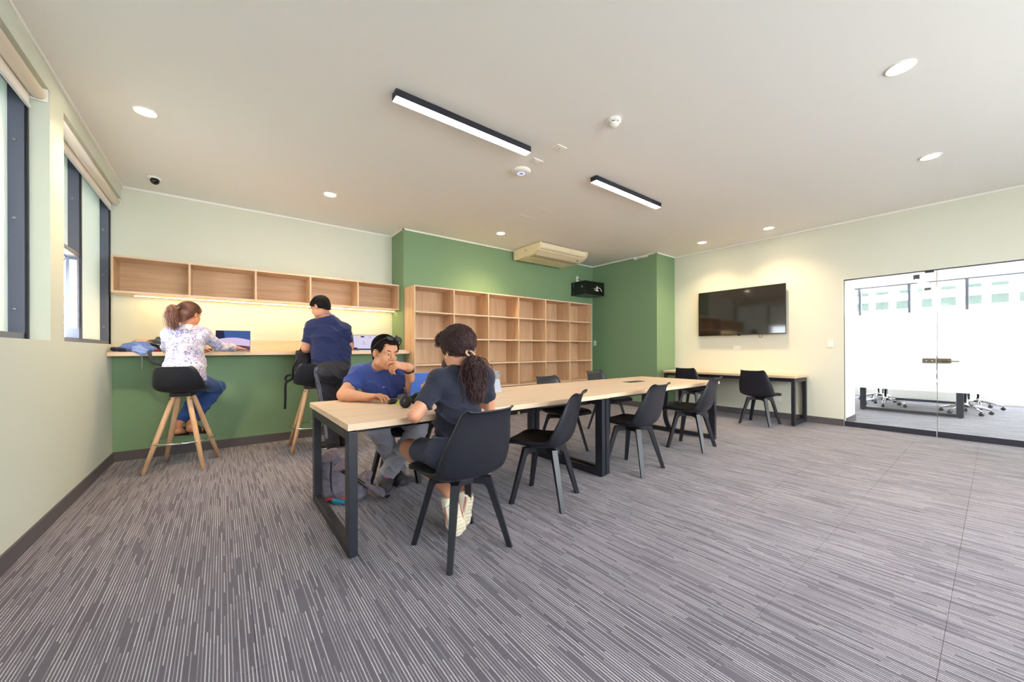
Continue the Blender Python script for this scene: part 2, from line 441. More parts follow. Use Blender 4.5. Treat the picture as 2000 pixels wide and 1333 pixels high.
def wrinkle(amp, fx=38., seed=0., dirv=(.3, .2, 1.)):
    d = nrm(dirv)
    def f(X, Y, Z):
        w = X * d[0] + Y * d[1] + Z * d[2]
        u = .9 * np.sin(X * 17 + seed) + .9 * np.sin(Y * 15 + seed * 2.1) + .7 * np.sin(Z * 13 + seed)
        r1 = (1 - np.abs(np.sin(w * fx * .5 + 1.3 * u + seed))) ** 2; r2 = (1 - np.abs(np.sin(w * fx * .9 - 1.1 * u + seed * 3))) ** 2
        msk = .5 + .5 * np.sin(X * 14 + Z * 10 + seed * 5) * np.sin(Y * 12 - Z * 7 + seed)
        return -amp * ((r1 - .3) * (.5 + msk) + (r2 - .3) * .6 * (1.3 - msk))
    return f

def strand_mesh(name, paths, radii, m, parent, n=3):
    """paths (M,N,3): N strands of M points; thin tubes, all in one stuff mesh"""
    P = np.asarray(paths, float); M_, N, _ = P.shape; T = np.gradient(P, axis=0); T /= np.linalg.norm(T, axis=2, keepdims=True) + 1e-9
    ref = np.array([.31, .52, .79]); Wd = np.cross(T, ref); Wd /= np.linalg.norm(Wd, axis=2, keepdims=True) + 1e-9; U = np.cross(T, Wd)
    r = np.asarray(radii, float).reshape(M_, -1, 1); V = np.stack([P + (Wd * math.cos(2 * math.pi * k / n) + U * math.sin(2 * math.pi * k / n)) * r for k in range(n)], 2)   # M,N,n,3
    idx = np.arange(M_ * N * n).reshape(M_, N, n); q = np.stack([idx[:-1], np.roll(idx, -1, 2)[:-1], np.roll(idx, -1, 2)[1:], idx[1:]], -1).reshape(-1, 4)
    o = mk(name, V.reshape(-1, 3), q, m, parent, True); o['kind'] = 'stuff'; return o
# ================================================================== THE SETTING
def struct(o): o['kind'] = 'structure'; return o
T = .2
# floor slab and carpet tiles (0.5 m)
fl = struct(boxo('floor', XL - .3, XR, YB, YN, -.12, -.006, carpet()))
CARP = carpet(); _tm = {}
def tile_mesh(w, d):
    k = (round(w, 3), round(d, 3))
    if k not in _tm:
        mb = MB(); g = .0003; e = .001; zz = [(-w/2+g, -d/2+g, w/2-g, d/2-g, -.006), (-w/2+g, -d/2+g, w/2-g, d/2-g, -.0015), (-w/2+g+e, -d/2+g+e, w/2-g-e, d/2-g-e, 0.0)]
        vs = []
        for a, b, c, dd, z in zz: vs += [(a, b, z), (c, b, z), (c, dd, z), (a, dd, z)]
        fs = [(i*4+j, i*4+(j+1) % 4, (i+1)*4+(j+1) % 4, (i+1)*4+j) for i in (0, 1) for j in range(4)] + [(8, 9, 10, 11)]
        me = bpy.data.meshes.new('carpet_tile'); me.from_pydata(vs, [], fs); me.update(); me.materials.append(CARP); _tm[k] = me
    return _tm[k]
def breaks(lo, hi, off):
    b = [lo]; x = math.ceil((lo - off) / .5 + .1) * .5 + off
    while x < hi - .06: b.append(x); x += .5
    return b + [hi]
bx_, by_ = breaks(XL + .001, XR, .1), breaks(-.87, YG, .13)
for i in range(len(bx_) - 1):
    for j in range(len(by_) - 1):
        w, d = bx_[i+1] - bx_[i], by_[j+1] - by_[j]; cx, cy = (bx_[i+1] + bx_[i]) / 2, (by_[j+1] + by_[j]) / 2
        if cx > XC and cy > YC: continue
        o = bpy.data.objects.new('carpet_tile', tile_mesh(w, d)); COL.objects.link(o); o.location = (cx, cy, 0); o.parent = fl
boxo('carpet_section', XL, XR, YB, -.87, -.006, 0, CARP, fl)
# ceiling
ce = struct(boxo('ceiling', XL - .35, XR + .15, YB - .2, YN + .2, H, H + .15, white_p))
for (u0, u1, v0, v1) in ((5.2, 5.85, 3.75, 4.4), (3.25, 3.6, 3.7, 4.05)):     # faint access hatches
    mb = MB(); w = .004
    for a in ((u0, u1, v0, v0 + w), (u0, u1, v1 - w, v1), (u0, u0 + w, v0, v1), (u1 - w, u1, v0, v1)): mb.box(a[0], a[1], a[2], a[3], H - .0012, H + .001)
    mb.build('hatch_joint', trimw, ce)
# walls
SILL, HEAD = 1.222, 2.88
WP0, WP1 = 3.85, 4.125       # pier between the two windows
mb = MB(); XO = XL - .34
mb.box(XO, XL, YB, YN, -.1, SILL); mb.box(XO, XL, YB, YN, HEAD, H); mb.box(XO, XL, WP0, WP1, SILL, HEAD); mb.box(XO, XL, YB, .6, SILL, HEAD)
struct(mb.build('wall_left', sage))
mb = MB().box(XO, XG, YN, YN + .2, 1.1, H)
struct(mb.build('wall_niche', cream))
struct(MB().box(XL, XG, YG, YN + .2, -.1, 1.10).build('wall_counter_front', greenp))
struct(MB().box(XG, XC + .05, YG, YN + .2, -.1, H).build('wall_back', greenp))
struct(MB().box(XC, XR + .2, YC, YN + .2, -.1, H).build('wall_column', greenp))
DT, DY0, DY1, DYS = 2.18, -2.0, 1.392, .476      # glass front: head height, far jamb, near jamb, meeting line
mb = MB().box(XR, XR + .15, DY1, YC, -.1, H).box(XR, XR + .15, YB, DY1, DT, H).box(XR, XR + .15, YB, DY0, -.1, DT)
struct(mb.build('wall_right', cream))
mb = MB(); RW = (0.0, 5.4, .9, 2.6)
mb.box(XO, RW[0], YB - .2, YB, -.1, H).box(RW[1], XR + .15, YB - .2, YB, -.1, H).box(RW[0], RW[1], YB - .2, YB, -.1, RW[2]).box(RW[0], RW[1], YB - .2, YB, RW[3], H)
struct(mb.build('wall_rear', cream))
mb = MB()
for x in np.linspace(RW[0], RW[1], 6): mb.box(x - .03, x + .03, YB - .14, YB - .06, RW[2], RW[3])
mb.box(RW[0], RW[1], YB - .14, YB - .06, RW[2], RW[2] + .06).box(RW[0], RW[1], YB - .14, YB - .06, RW[3] - .06, RW[3])
w4 = empty('window_4', (2.7, YB, RW[2]), kind='structure'); mb.build('window_frame', framem, w4)
for x in range(5): boxo('pane', RW[0] + x * 1.08 + .03, RW[0] + (x + 1) * 1.08 - .03, YB - .104, YB - .098, RW[2] + .06, RW[3] - .06, glass('clear_glass'), w4)
# ceiling bead
def bead(name, pts):
    mb = MB(); s = .012
    for (a, b) in zip(pts[:-1], pts[1:]):
        x0, x1 = sorted((a[0], b[0])); y0, y1 = sorted((a[1], b[1]))
        mb.box(x0 - s, x1 + s, y0 - s, y1 + s, H - .022, H + .002)
    return struct(mb.build(name, trimw))
bead('trim_1', [(XL, YB), (XL, YN), (XG, YN), (XG, YG), (XC, YG), (XC, YC), (XR, YC), (XR, YB)])
# skirtings (carpet strip)
def skirt(name, x0, x1, y0, y1): return struct(MB().box(x0, x1, y0, y1, 0, .1, .002).build(name, basec))
skirt('baseboard_left', XL - .01, XL + .012, YB, YG); skirt('baseboard_counter', XL, XG, YG - .012, YG + .01)
skirt('baseboard_back', XG, XC, YG - .012, YG + .01); skirt('baseboard_column', XC - .012, XC + .01, YC - .012, YG)
skirt('baseboard_column_front', XC - .012, XR, YC - .012, YC + .01); skirt('baseboard_right', XR - .012, XR + .01, DY1 + .0, YC)

struct(boxo('ground', -60, 80, -70, 70, -9.2, -9.0, mat('street_grey', srgb(205, 205, 200), .9)))  # unseen ground, added to block sky light from below
# ---- left windows
pane_f = frosted('frosted_pane', (.82, .87, .84, 1), .13, .0)
screwm = mat('screw_steel', (.30, .31, .36, 1), .3, .8)
def win(name, y0, y1, mulls, opensash):
    w = empty(name, (-1.04, (y0 + y1) / 2, SILL), kind='structure')
    xa, xb = -1.085, -1.005
    fr = MB(); e = .035
    fr.box(xa, xb, y0, y0 + e, SILL, HEAD, .002).box(xa, xb, y1 - e, y1, SILL, HEAD, .002)
    fr.box(xa, xb, y0, y1, SILL, SILL + .045, .002).box(xa, xb, y0, y1, HEAD - e, HEAD, .002)
    fr.build('window_frame', framem, w)
    MB().box(xb, xb + .012, y0, y0 + .02, SILL, HEAD).box(xb, xb + .012, y1 - .02, y1, SILL, HEAD).build('frame_flange', blackm, w)
    ys = [y0 + e]
    for m_ in mulls:
        mu = MB().box(xa, xb, m_ - .02, m_ + .02, SILL + .045, HEAD - e, .002).build('mullion', framem, w)
        ys += [m_ - .02, m_ + .02]
        MB().box(xb - .005, xb + .012, m_ - .012, m_ + .012, SILL + .045, HEAD - e).build('mullion_cover', blackm, mu)
    ys += [y1 - e]
    for i in range(0, len(ys), 2):
        z0 = SILL + .045
        if opensash and i == 0: z0 = 2.02
        boxo('pane', xa + .008, xa + .014, ys[i], ys[i+1], z0, HEAD - e, pane_f, w)
    for yy in [y1 - e - .0005] + [m_ - .0205 for m_ in mulls]:
        for zz in (1.42, 2.0, 2.5):
            MB().lathe([(.0105, 0), (.0105, .002), (.006, .005), (.0005, .006)], (0, 0, 0), 12, Matrix.Translation(((xa + xb) / 2, yy, zz)) @ Matrix.Rotation(math.radians(90), 4, 'X')).build('screw', screwm, w)
    return w, xa, xb
win('window_1', .6, WP0, [2.1], False)
w2, xa, xb = win('window_2', WP1, YN, [5.0], True)
# open awning sash of window 2: transom, outer sash frame swung outwards, stay arms
boxo('transom', xa, xb, WP1 + .035, 4.98, 1.98, 2.02, alum, w2, .003)
sa = MB(); th = math.radians(22); zt = 1.98
def sp_(y, d): return (xa - d * math.sin(th), y, zt - d * math.cos(th))
for (p, q) in ((sp_(4.2, 0), sp_(4.2, .7)), (sp_(4.93, 0), sp_(4.93, .7)), (sp_(4.2, .7), sp_(4.93, .7)), (sp_(4.2, 0), sp_(4.93, 0))): sa.tube([p, q], .018, 4, square=True)
sash = sa.build('open_sash', alum, w2)
MB().add([sp_(4.2, 0), sp_(4.93, 0), sp_(4.93, .7), sp_(4.2, .7)], [(0, 1, 2, 3)]).build('pane', glass('clear_glass'), sash)
st = MB().box(xb - .02, xb - .005, 4.93, 4.955, SILL + .13, 1.95).box(xb - .045, xb - .02, 4.925, 4.93, SILL + .13, 1.95)
for z, z2 in ((1.62, 1.56), (1.36, 1.42)): st.tube([(xb - .02, 4.92, z), (xa - .12, 4.55, z2)], .009, 4, square=True)
st.build('stay_bracket', mat('white_steel', srgb(240, 238, 230), .4), w2)
for yy in np.linspace(4.3, 5.9, 1): pass
# roller blinds
blindm = mat('blind_fabric', srgb(244, 238, 228), .8); blindr = mat('blind_rail', srgb(222, 222, 222), .45)
for lab, y0, y1 in (('white roller blind rolled up at the head of the nearest window', .62, WP0 - .01), ('white roller blind rolled up at the head of the window beside the counter', WP1 + .01, YN - .02)):
    b = empty('roller_blind', (XL - .04, (y0 + y1) / 2, HEAD), label=lab, cat='blind', group='roller blinds at the left windows')
    MB().tube([(XL - .045, y0 + .012, HEAD - .045), (XL - .045, y1 - .012, HEAD - .045)], .036, 20).build('roller', blindm, b)
    MB().box(XL - .083, XL - .079, y0 + .02, y1 - .02, HEAD - .135, HEAD - .045).build('fabric', blindm, b)
    MB().box(XL - .088, XL - .072, y0 + .015, y1 - .015, HEAD - .155, HEAD - .132, .003).build('bottom_rail', blindr, b)
    for yy in (y0, y1 - .008): MB().box(XL - .09, XL - .004, yy, yy + .008, HEAD - .085, HEAD, .003).build('bracket', trimw, b)

# ---- glass front to the meeting room
clear = glass('clear_glass'); doorg = glass('door_glass', .05, (.975, .99, .985, 1)); film = frosted('frosted_film', (.97, .97, .96, 1), .68, .04)
dr = empty('door_1', (XR + .03, .4, 0), kind='structure')
gx = XR + .03
for (y0, y1) in ((DYS + .004, DY1 - .004), (-.62, DYS - .004), (DY0 + .004, -.628)):
    g = boxo('glass_panel', gx, gx + .01, y0, y1, .07, DT - .012, doorg, dr)
    boxo('frosted_film', gx + .0105, gx + .0115, y0, y1, .588, 1.638, film, g)
    boxo('bottom_rail', gx - .008, gx + .018, y0, y1, 0.0, .075, mat('dark_rail', srgb(44, 44, 58), .4), g, .002)
    boxo('edge_strip', gx - .001, gx + .011, y1 - .002, y1 + .003, .075, DT - .012, mat('glass_edge', srgb(120, 110, 104), .3), g)
boxo('head_channel', gx - .012, gx + .025, DY0, DY1, DT - .012, DT + .001, mat('dark_rail'), dr)
boxo('jamb_strip', gx - .004, gx + .014, DY1 - .005, DY1 + .002, 0, DT, mat('dark_rail'), dr)
boxo('top_patch', gx - .01, gx + .02, DYS + .02, DYS + .1, DT - .032, DT - .012, mat('dark_rail'), dr)
lock = mat('lock_steel', srgb(126, 118, 106), .35, .7)
lk = boxo('lock_case', gx - .022, gx + .03, DYS + .006, DYS + .124, .962, 1.022, lock, dr, .003)
for yy in (DYS + .04, DYS + .09): MB().lathe([(.009, 0), (.009, .006), (.0005, .008)], (0, 0, 0), 14, Matrix.Translation((gx - .022, yy, .99)) @ Matrix.Rotation(math.radians(-90), 4, 'Y')).build('keyhole', chrome, lk)
lk2 = boxo('latch_case', gx - .022, gx + .03, DYS - .124, DYS - .006, .962, 1.022, lock, dr, .003)
MB().lathe([(.014, 0), (.014, .02), (.0005, .022)], (0, 0, 0), 16, Matrix.Translation((gx - .02, DYS - .06, .99)) @ Matrix.Rotation(math.radians(-90), 4, 'Y')).tube([(gx - .05, DYS - .055, .99), (gx - .052, DYS - .19, .986)], .008, 10).build('lever', lock, lk2)

# ---- meeting room beyond the glass
X2, Y2 = 12.5, 3.6
struct(boxo('floor_meeting_room', XR, X2, -3.6, Y2, -.12, 0.0, CARP))
struct(boxo('ceiling_meeting_room', XR + .15, X2 + .3, -3.6, Y2, H - .02, H + .13, white_p))
struct(MB().box(XR + .15, 8.05, DY1 + .004, DY1 + .25, -.1, H).build('wall_pier', white_p))
struct(MB().box(XR + .15, 8.06, DY1 - .008, DY1 + .004, 0, .1).build('baseboard_pier', basec))
struct(MB().box(XR + .15, X2 + .3, Y2, Y2 + .2, -.1, H).build('wall_meeting_left', white_p))
struct(MB().box(XR + .15, X2 + .3, -3.8, -3.6, -.1, H).build('wall_meeting_right', white_p))
struct(MB().box(X2, X2 + .25, -3.6, Y2, -.1, .35).box(X2, X2 + .25, -3.6, Y2, 2.665, H).build('wall_meeting_far', white_p))
w3 = empty('window_3', (X2 + .1, 0, .35), kind='structure')
mb = MB().box(X2 + .06, X2 + .14, -3.6, Y2, 2.63, 2.668).box(X2 + .06, X2 + .14, -3.6, Y2, .35, .40)
mb.build('window_frame', framem, w3)
my = [3.55, 2.08, 1.232, .382, -.47, -1.32, -2.2, -3.0]
for y in my: boxo('mullion', X2 + .05, X2 + .14, y - .022, y + .022, .40, 2.63, framem, w3)
for a, b in zip(my[1:], my[:-1]): boxo('pane', X2 + .1, X2 + .106, a + .022, b - .022, .40, 2.63, clear, w3)
lbs = ['fourth', 'first', 'second', 'third']
for i, (a, b) in enumerate(zip(my[1:6], my[:5])):
    bl = empty('roller_blind', (X2 - .03, (a + b) / 2, 2.6), label=['white rolled blind beyond the glass, hidden side by the pier', 'white rolled blind beyond the glass, leftmost seen', 'white rolled blind beyond the glass, behind the hanging lamp', 'white rolled blind beyond the glass, right of the dark mullion', 'white rolled blind beyond the glass, farthest right'][i], cat='blind', group='rolled blinds in the meeting room')
    boxo('cassette', X2 - .06, X2 - .01, a + .03, b - .03, 2.545, 2.625, trimw, bl, .008); boxo('bottom_rail', X2 - .045, X2 - .025, a + .035, b - .035, 2.53, 2.548, blindr, bl, .004)
# ================================================================== BUILT-IN JOINERY
CT = 1.142
ct = empty('bar_counter', (.65, 5.6, 1.1), label='long pale oak bar counter running across the niche under the wall shelf', cat='counter')
boxo('worktop', XL + .002, XG, YG - .236, YN, 1.10, CT, oak, ct, .002)
boxo('upstand', XL + .1, XG - .004, YN - .02, YN, CT, CT + .15, oak, ct, .002)
struct(boxo('trim_2', -1.004, -.996, YN - .02, YN - .002, SILL + .002, 1.78, oakv))
# wall shelf
sh = empty('wall_shelf', (.63, YN - .17, 1.78), label='long pale oak wall shelf of five open boxes above the counter', cat='shelf')
SX0, SX1, SZ0, SZ1, SYF = XL - .035, XG - .006, 1.782, 2.185, YN - .335
boxo('back_panel', SX0 + .01, SX1 - .01, YN - .012, YN - .001, SZ0 + .01, SZ1 - .01, wood('oak_back', srgb(214, 178, 140), srgb(186, 148, 112), 0, .8), sh)
boxo('top_panel', SX0, SX1, SYF, YN - .012, SZ1 - .022, SZ1, oak, sh, .001)
boxo('bottom_panel', SX0, SX1, SYF, YN - .012, SZ0, SZ0 + .022, oak, sh, .001)
for x in (SX0, SX1 - .02): boxo('side_panel', x, x + .02, SYF, YN - .012, SZ0 + .022, SZ1 - .022, oakv, sh)
for x in (-.302, .339, .961, 1.587): boxo('divider', x - .01, x + .01, SYF, YN - .012, SZ0 + .022, SZ1 - .022, oakv, sh)
ledm = emis('warm_led', (1, .72, .28, 1), 25)
ls = empty('led_strip', (.63, YN - .2, SZ0), label='thin warm light strip glowing under the wall shelf', cat='light strip')
boxo('profile', XL + .12, XG - .02, YN - .165, YN - .145, SZ0 - .008, SZ0 - .001, alum, ls); boxo('diffuser', XL + .12, XG - .02, YN - .163, YN - .147, SZ0 - .0105, SZ0 - .008, ledm, ls)
# bookshelf
bs = empty('bookshelf', (4.2, YG - .19, 0), label='large empty pale oak bookshelf of open square boxes against the green wall', cat='bookshelf')
BX0, BX1, BF, BT, BB = 2.225, 6.17, 5.222, 2.115, .10
nb = 6; t = .02
BSb = wood('oak_back_upright', srgb(216, 182, 146), srgb(188, 150, 116), 2, .8)
bw = (BX1 - BX0 - t) / nb; zs = [BB, .52, .92, 1.315, 1.712, BT - t]
for i in range(nb): boxo('back_panel', BX0 + t / 2 + i * bw, BX0 + t / 2 + (i + 1) * bw, YG - .012, YG - .001, BB, BT, BSb, bs)
for i in range(nb + 1): boxo('upright', BX0 + i * bw, BX0 + i * bw + t, BF, YG - .012, .0, BT, oakv, bs, .001)
for i in range(nb):
    for z in zs: boxo('shelf_board', BX0 + i * bw + t, BX0 + (i + 1) * bw, BF + .002, YG - .012, z, z + t, oak, bs, .001)
    boxo('plinth', BX0 + i * bw + t, BX0 + (i + 1) * bw, BF + .04, BF + .055, 0, BB, blackm, bs)

# ================================================================== TABLES
def frame_leg(parent, x0, x1, y0, y1, ztop, w, local=False):
    """closed rectangular steel loop across Y"""
    lg = MB()
    lg.box(x0, x1, y0, y0 + w, .012, ztop, .003).box(x0, x1, y1 - w, y1, .012, ztop, .003)
    lg.box(x0, x1, y0 + w, y1 - w, ztop - .05, ztop, .003).box(x0, x1, y0 + w, y1 - w, .012, .062, .003)
    o = lg.build('frame_leg', blackm, parent)
    for y in (y0 + w / 2, y1 - w / 2): MB().lathe([(.018, 0), (.018, .008), (.008, .010), (.008, .014)], ((x0 + x1) / 2, y, 0), 16).build('glide', blackp, o)
    return o
def table(label, x0, x1, y0, y1, grom):
    t = empty('work_table', ((x0 + x1) / 2, (y0 + y1) / 2, 0), label=label, cat='table', group='long oak work tables')
    top = boxo('tabletop', x0, x1, y0, y1, .714, .75, oak, t, .0015)
    for a in (x0 + .012, x1 - .060): frame_leg(t, a, a + .048, y0 + .035, y1 - .035, .7, .078)
    mb = MB()
    for y in (y0 + .2, y1 - .24): mb.box(x0 + .06, x1 - .06, y, y + .04, .66, .70)
    mb.build('rail', blackm, t)
    boxo('spacer', x0 + .02, x1 - .02, y0 + .09, y1 - .09, .70, .714, blackm, t)
    if grom:
        g = boxo('power_box', 3.90, 4.20, 2.70, 2.83, .70, .7515, blackp, t, .003)
        boxo('flap', 3.91, 4.19, 2.708, 2.80, .7515, .7535, blackm, g)
    return t
table('oak work table nearest the camera, with the people working at it', .53, 2.745, 2.125, 3.235, False)
table('empty oak work table at the far end, with a cable flap in its top', 2.752, 4.967, 2.14, 3.25, True)
# wall desk
dk = empty('wall_desk', (7.0, 2.86, 0), label='narrow oak desk with black steel frame along the wall under the screen', cat='desk')
boxo('tabletop', 6.69, XR - .014, 1.815, 3.92, .714, .75, oaky, dk, .0015)
for y in (1.83, 3.86):
    lg = MB()
    lg.box(6.705, 6.765, y, y + .045, .012, .7, .003).box(7.235, 7.295, y, y + .045, .012, .7, .003).box(6.765, 7.235, y, y + .045, .65, .7, .003).box(6.765, 7.235, y, y + .045, .012, .062, .003)
    o = lg.build('frame_leg', blackm, dk)
    for x in (6.735, 7.265): MB().lathe([(.018, 0), (.018, .008), (.008, .010), (.008, .014)], (x, y + .022, 0), 16).build('glide', blackp, o)
MB().box(6.74, 6.78, 1.875, 3.86, .66, .70).box(7.2, 7.24, 1.875, 3.86, .66, .70).build('rail', blackm, dk)
boxo('spacer', 6.75, 7.25, 1.85, 3.88, .70, .714, blackm, dk)
# flexible cable spine hanging under the far table
cs = empty('cable_spine', (4.86, 2.78, 0), label='black segmented cable spine hanging from the far work table', cat='cable spine')
pth = spline([(4.86, 2.80, .66), (4.855, 2.80, .5), (4.83, 2.80, .33), (4.83, 2.79, .2), (4.87, 2.77, .09), (4.93, 2.74, .02)], 40)
for i in range(0, 39): 
    a, b = pth[i], pth[i + 1]
    MB().tube([a + (b - a) * .12, b - (b - a) * .12], .026, 4, up=(1, .3, 0), square=True).build('segment', blackp, cs)
MB().tube(pth, .008, 6).build('cable', blackm, cs)

# ================================================================== CHAIRS
def section(s, dep, q=2.6):
    a = abs(s) * math.pi / 2 * .97; cx = math.sin(a) ** (2 / q); e = dep * (1 - math.cos(a) ** (2 / q))
    # uneven parameter is evened out by blending with the linear one
    return math.copysign(cx * .999, s) if s else 0.0, e
def chair_grid(m, n, u0=0.0, u1=1.0, smax=1.0, lift=0.0):
    prof = [(.245, .425, .195, .012), (.225, .440, .215, .018), (.15, .440, .228, .034), (.03, .428, .234, .05), (-.09, .425, .234, .07), (-.165, .445, .234, .088), (-.205, .50, .232, .094),
            (-.228, .58, .224, .078), (-.247, .67, .204, .055), (-.262, .745, .182, .04), (-.276, .795, .168, .03), (-.290, .818, .158, .022), (-.308, .826, .146, .016)]
    P = spline(prof, 200); idx = np.linspace(u0, u1, m) * 199
    g = np.zeros((m, n, 3))
    for i, q in enumerate(idx):
        a = P[int(q)]; b = P[min(int(q) + 1, 199)]; c = P[max(int(q) - 1, 0)]; f = q - int(q); p = a + (b - a) * f
        tg = nrm((b - c)[:2]); nn = np.array([tg[1], -tg[0]])
        if nn @ np.array([1, 1.]) < 0: nn = -nn     # up / forward
        for j, s in enumerate(np.sign(np.linspace(-1, 1, n)) * np.abs(np.linspace(-1, 1, n)) ** 1.3 * smax):
            cx, e = section(s, p[3])
            yy, zz = p[0] + nn[0] * (e + lift), p[1] + nn[1] * (e + lift)
            g[i, j] = (cx * p[2], yy, zz)
    # round the front and top corners
    return g
def make_chair():
    t = empty('shell_chair', (0, 0, 0))
    v, f = shell(chair_grid(44, 25), .009)
    mk('shell', v, f, blackp, t, True)
    g = chair_grid(22, 17, .012, .40, .86, .014)
    for i in range(22):
        for j in range(17):
            ea = min(i, 21 - i) / 4.0; eb = min(j, 16 - j) / 3.0; k = min(1, ea) * min(1, eb)
            g[i, j, 2] += .016 * (k ** .5 if k > 0 else 0) - .004
    v, f = shell(g, .012); mk('cushion', v, f, blackc, t, True)
    MB().box(-.07, .07, -.07, .07, .372, .412, .006).build('hub', blackp, t)
    for sx in (-1, 1):
        for sy in (-1, 1):
            fx, fy = .205, (.19 if sy > 0 else .205)
            d = nrm((sx * fx, sy * fy, 0)); w = np.array([-d[1], d[0], 0]); R = math.hypot(fx, fy)
            pr = [(.05, .372), (.05, .408), (.12, .412), (.150, .412), (.176, .410), (R + .014, 0), (R - .016, 0), (.158, .345), (.14, .366)]
            ths = [.02, .02, .021, .022, .022, .0145, .0145, .021, .02]
            vs = [d * a + np.array([0, 0, z]) + w * th for (a, z), th in zip(pr, ths)] + [d * a + np.array([0, 0, z]) - w * th for (a, z), th in zip(pr, ths)]
            nn = len(pr); fs = [(k, (k + 1) % nn, nn + (k + 1) % nn, nn + k) for k in range(nn)] + [tuple(range(nn)), tuple(range(2 * nn - 1, nn - 1, -1))]
            o = MB().add(vs, fs).build('leg', blackp, t)
            MB().box(-.013, .013, -.013, .013, 0, .004).build('foot_pad', blackc, o, world=False).location = (d[0] * R, d[1] * R, 0)
    return t
proto = make_chair(); GC = 'black shell chairs'
chairs = [  # x, y, heading (deg, 0 = facing +Y), label
    (1.11, 1.935, 3.8, 'black shell chair nearest the camera, holding the woman with the long ponytail'),
    (1.973, 2.147, 28.0, 'empty black shell chair turned aside, second along the near side of the tables'),
    (3.15, 2.16, 6.0, 'empty black shell chair third along the near side, in front of the far table'),
    (4.37, 2.21, 8.5, 'empty black shell chair at the far corner of the near side of the tables'),
    (1.27, 3.33, 148.0, 'black shell chair under the seated man in the blue shirt'),
    (1.80, 3.42, 176.0, 'black shell chair hidden behind the woman with the ponytail'),
    (3.08, 3.04, 178.0, 'empty black shell chair across the tables, the one nearer the seated man'),
    (4.40, 3.42, 176.0, 'empty black shell chair across the tables, the one near the green column'),
    (6.57, 2.24, -91.0, 'empty black shell chair at the wall desk, right below the screen'),
    (6.55, 3.28, -88.0, 'empty black shell chair at the wall desk, by the green column')]
for i, (x, y, a, lab) in enumerate(chairs):
    o = proto if i == 0 else copy_tree(proto)
    o.location = (x, y, 0); o.rotation_euler = (0, 0, math.radians(a)); tag(o, lab, 'chair', GC)

# ================================================================== BAR STOOLS
def make_stool():
    t = empty('bar_stool', (0, 0, 0))
    prof = [(.20, .735, 0.151, .01), (.18, .752, 0.174, .02), (.08, .748, 0.191, .035), (-.04, .742, 0.198, .055), (-.12, .752, 0.198, .075), (-.168, .79, 0.198, .085), (-.195, .86, 0.189, .07), (-.212, .93, 0.171, .05), (-.222, .98, 0.150, .036), (-.226, 1.0, 0.125, .024)]
    P = spline(prof, 160); m, n = 36, 23; g = np.zeros((m, n, 3))
    for i, q in enumerate(np.linspace(0, 158.9, m)):
        a = P[int(q)]; b = P[int(q) + 1]; p = a + (b - a) * (q - int(q)); tg = nrm((b - a)[:2]); nn = np.array([tg[1], -tg[0]])
        if nn @ np.array([1, 1.]) < 0: nn = -nn
        for j, s in enumerate(np.sign(np.linspace(-1, 1, n)) * np.abs(np.linspace(-1, 1, n)) ** 1.3):
            cx, e = section(s, p[3]); g[i, j] = (cx * p[2], p[0] + nn[0] * e, p[1] + nn[1] * e)
    v, f = shell(g, .010); mk('shell', v, f, blackp, t, True)
    MB().box(-.085, .085, -.085, .085, .70, .736, .006).build('seat_plate', blackp, t)
    for sx in (-1, 1):
        for sy in (-1, 1):
            a = np.array([sx * .055, sy * .055, .715]); b = np.array([sx * .228, sy * .228, 0.0])
            o = MB().tube([a, a + (b - a) * .1, a + (b - a) * .6, b], [.017, .0225, .022, .0165], 14).build('leg', beech, t)
            q = a + (b - a) * .06; dn = nrm((sx, sy, 0))
            MB().sphere(tuple(q + dn * .021 + np.array([0, 0, .0])), .006, 8, 6).sphere(tuple(q + dn * .024 + np.array([0, 0, -.03])), .006, 8, 6).build('bolt', blackp, o)
    MB().tube([(.243 * math.cos(a), .243 * math.sin(a), .265) for a in np.linspace(0, 2 * math.pi, 49)[:-1]], .0075, 10, closed=True).build('foot_ring', chrome, t)
    return t
st1 = make_stool(); st2 = copy_tree(st1)
st1.location = (-.31, 5.0, 0); st1.rotation_euler = (0, 0, math.radians(-15)); tag(st1, 'wooden-legged bar stool with black seat under the woman in the floral blouse', 'stool', 'bar stools')
st2.location = (.85, 5.0, 0); st2.rotation_euler = (0, 0, math.radians(-4)); tag(st2, 'wooden-legged bar stool with a black backpack on its seat', 'stool', 'bar stools')

# ================================================================== CEILING AND WALL FITTINGS
led_w = emis('cool_led', (1, .97, .95, 1), 20)
for lab, x0, x1, yc in (('long black linear ceiling lamp over the near work table', .996, 2.262, 2.675), ('long black linear ceiling lamp over the far work table', 3.2, 4.466, 2.675),
                        ('added unseen linear ceiling lamp behind the viewpoint, left of its pair', .996, 2.262, -.9), ('added unseen linear ceiling lamp behind the viewpoint, right of its pair', 3.2, 4.466, -.9)):  # this rear pair is added out of view to even out the light
    t = empty('linear_lamp', ((x0 + x1) / 2, yc, H - .08), label=lab, cat='lamp', group='linear ceiling lamps')
    MB().box(x0, x1, yc - .042, yc - .037, H - .056, H - .004).box(x0, x1, yc + .037, yc + .042, H - .056, H - .004).box(x0, x1, yc - .037, yc + .037, H - .018, H - .004).build('housing', blackm, t)
    for x in (x0 - .004, x1): boxo('end_cap', x, x + .004, yc - .042, yc + .042, H - .056, H - .004, blackm, t)
    boxo('diffuser', x0, x1, yc - .0365, yc + .0365, H - .058, H - .046, led_w, t)
dl_e = emis('warm_lamp', (1, .80, .52, 1), 40)
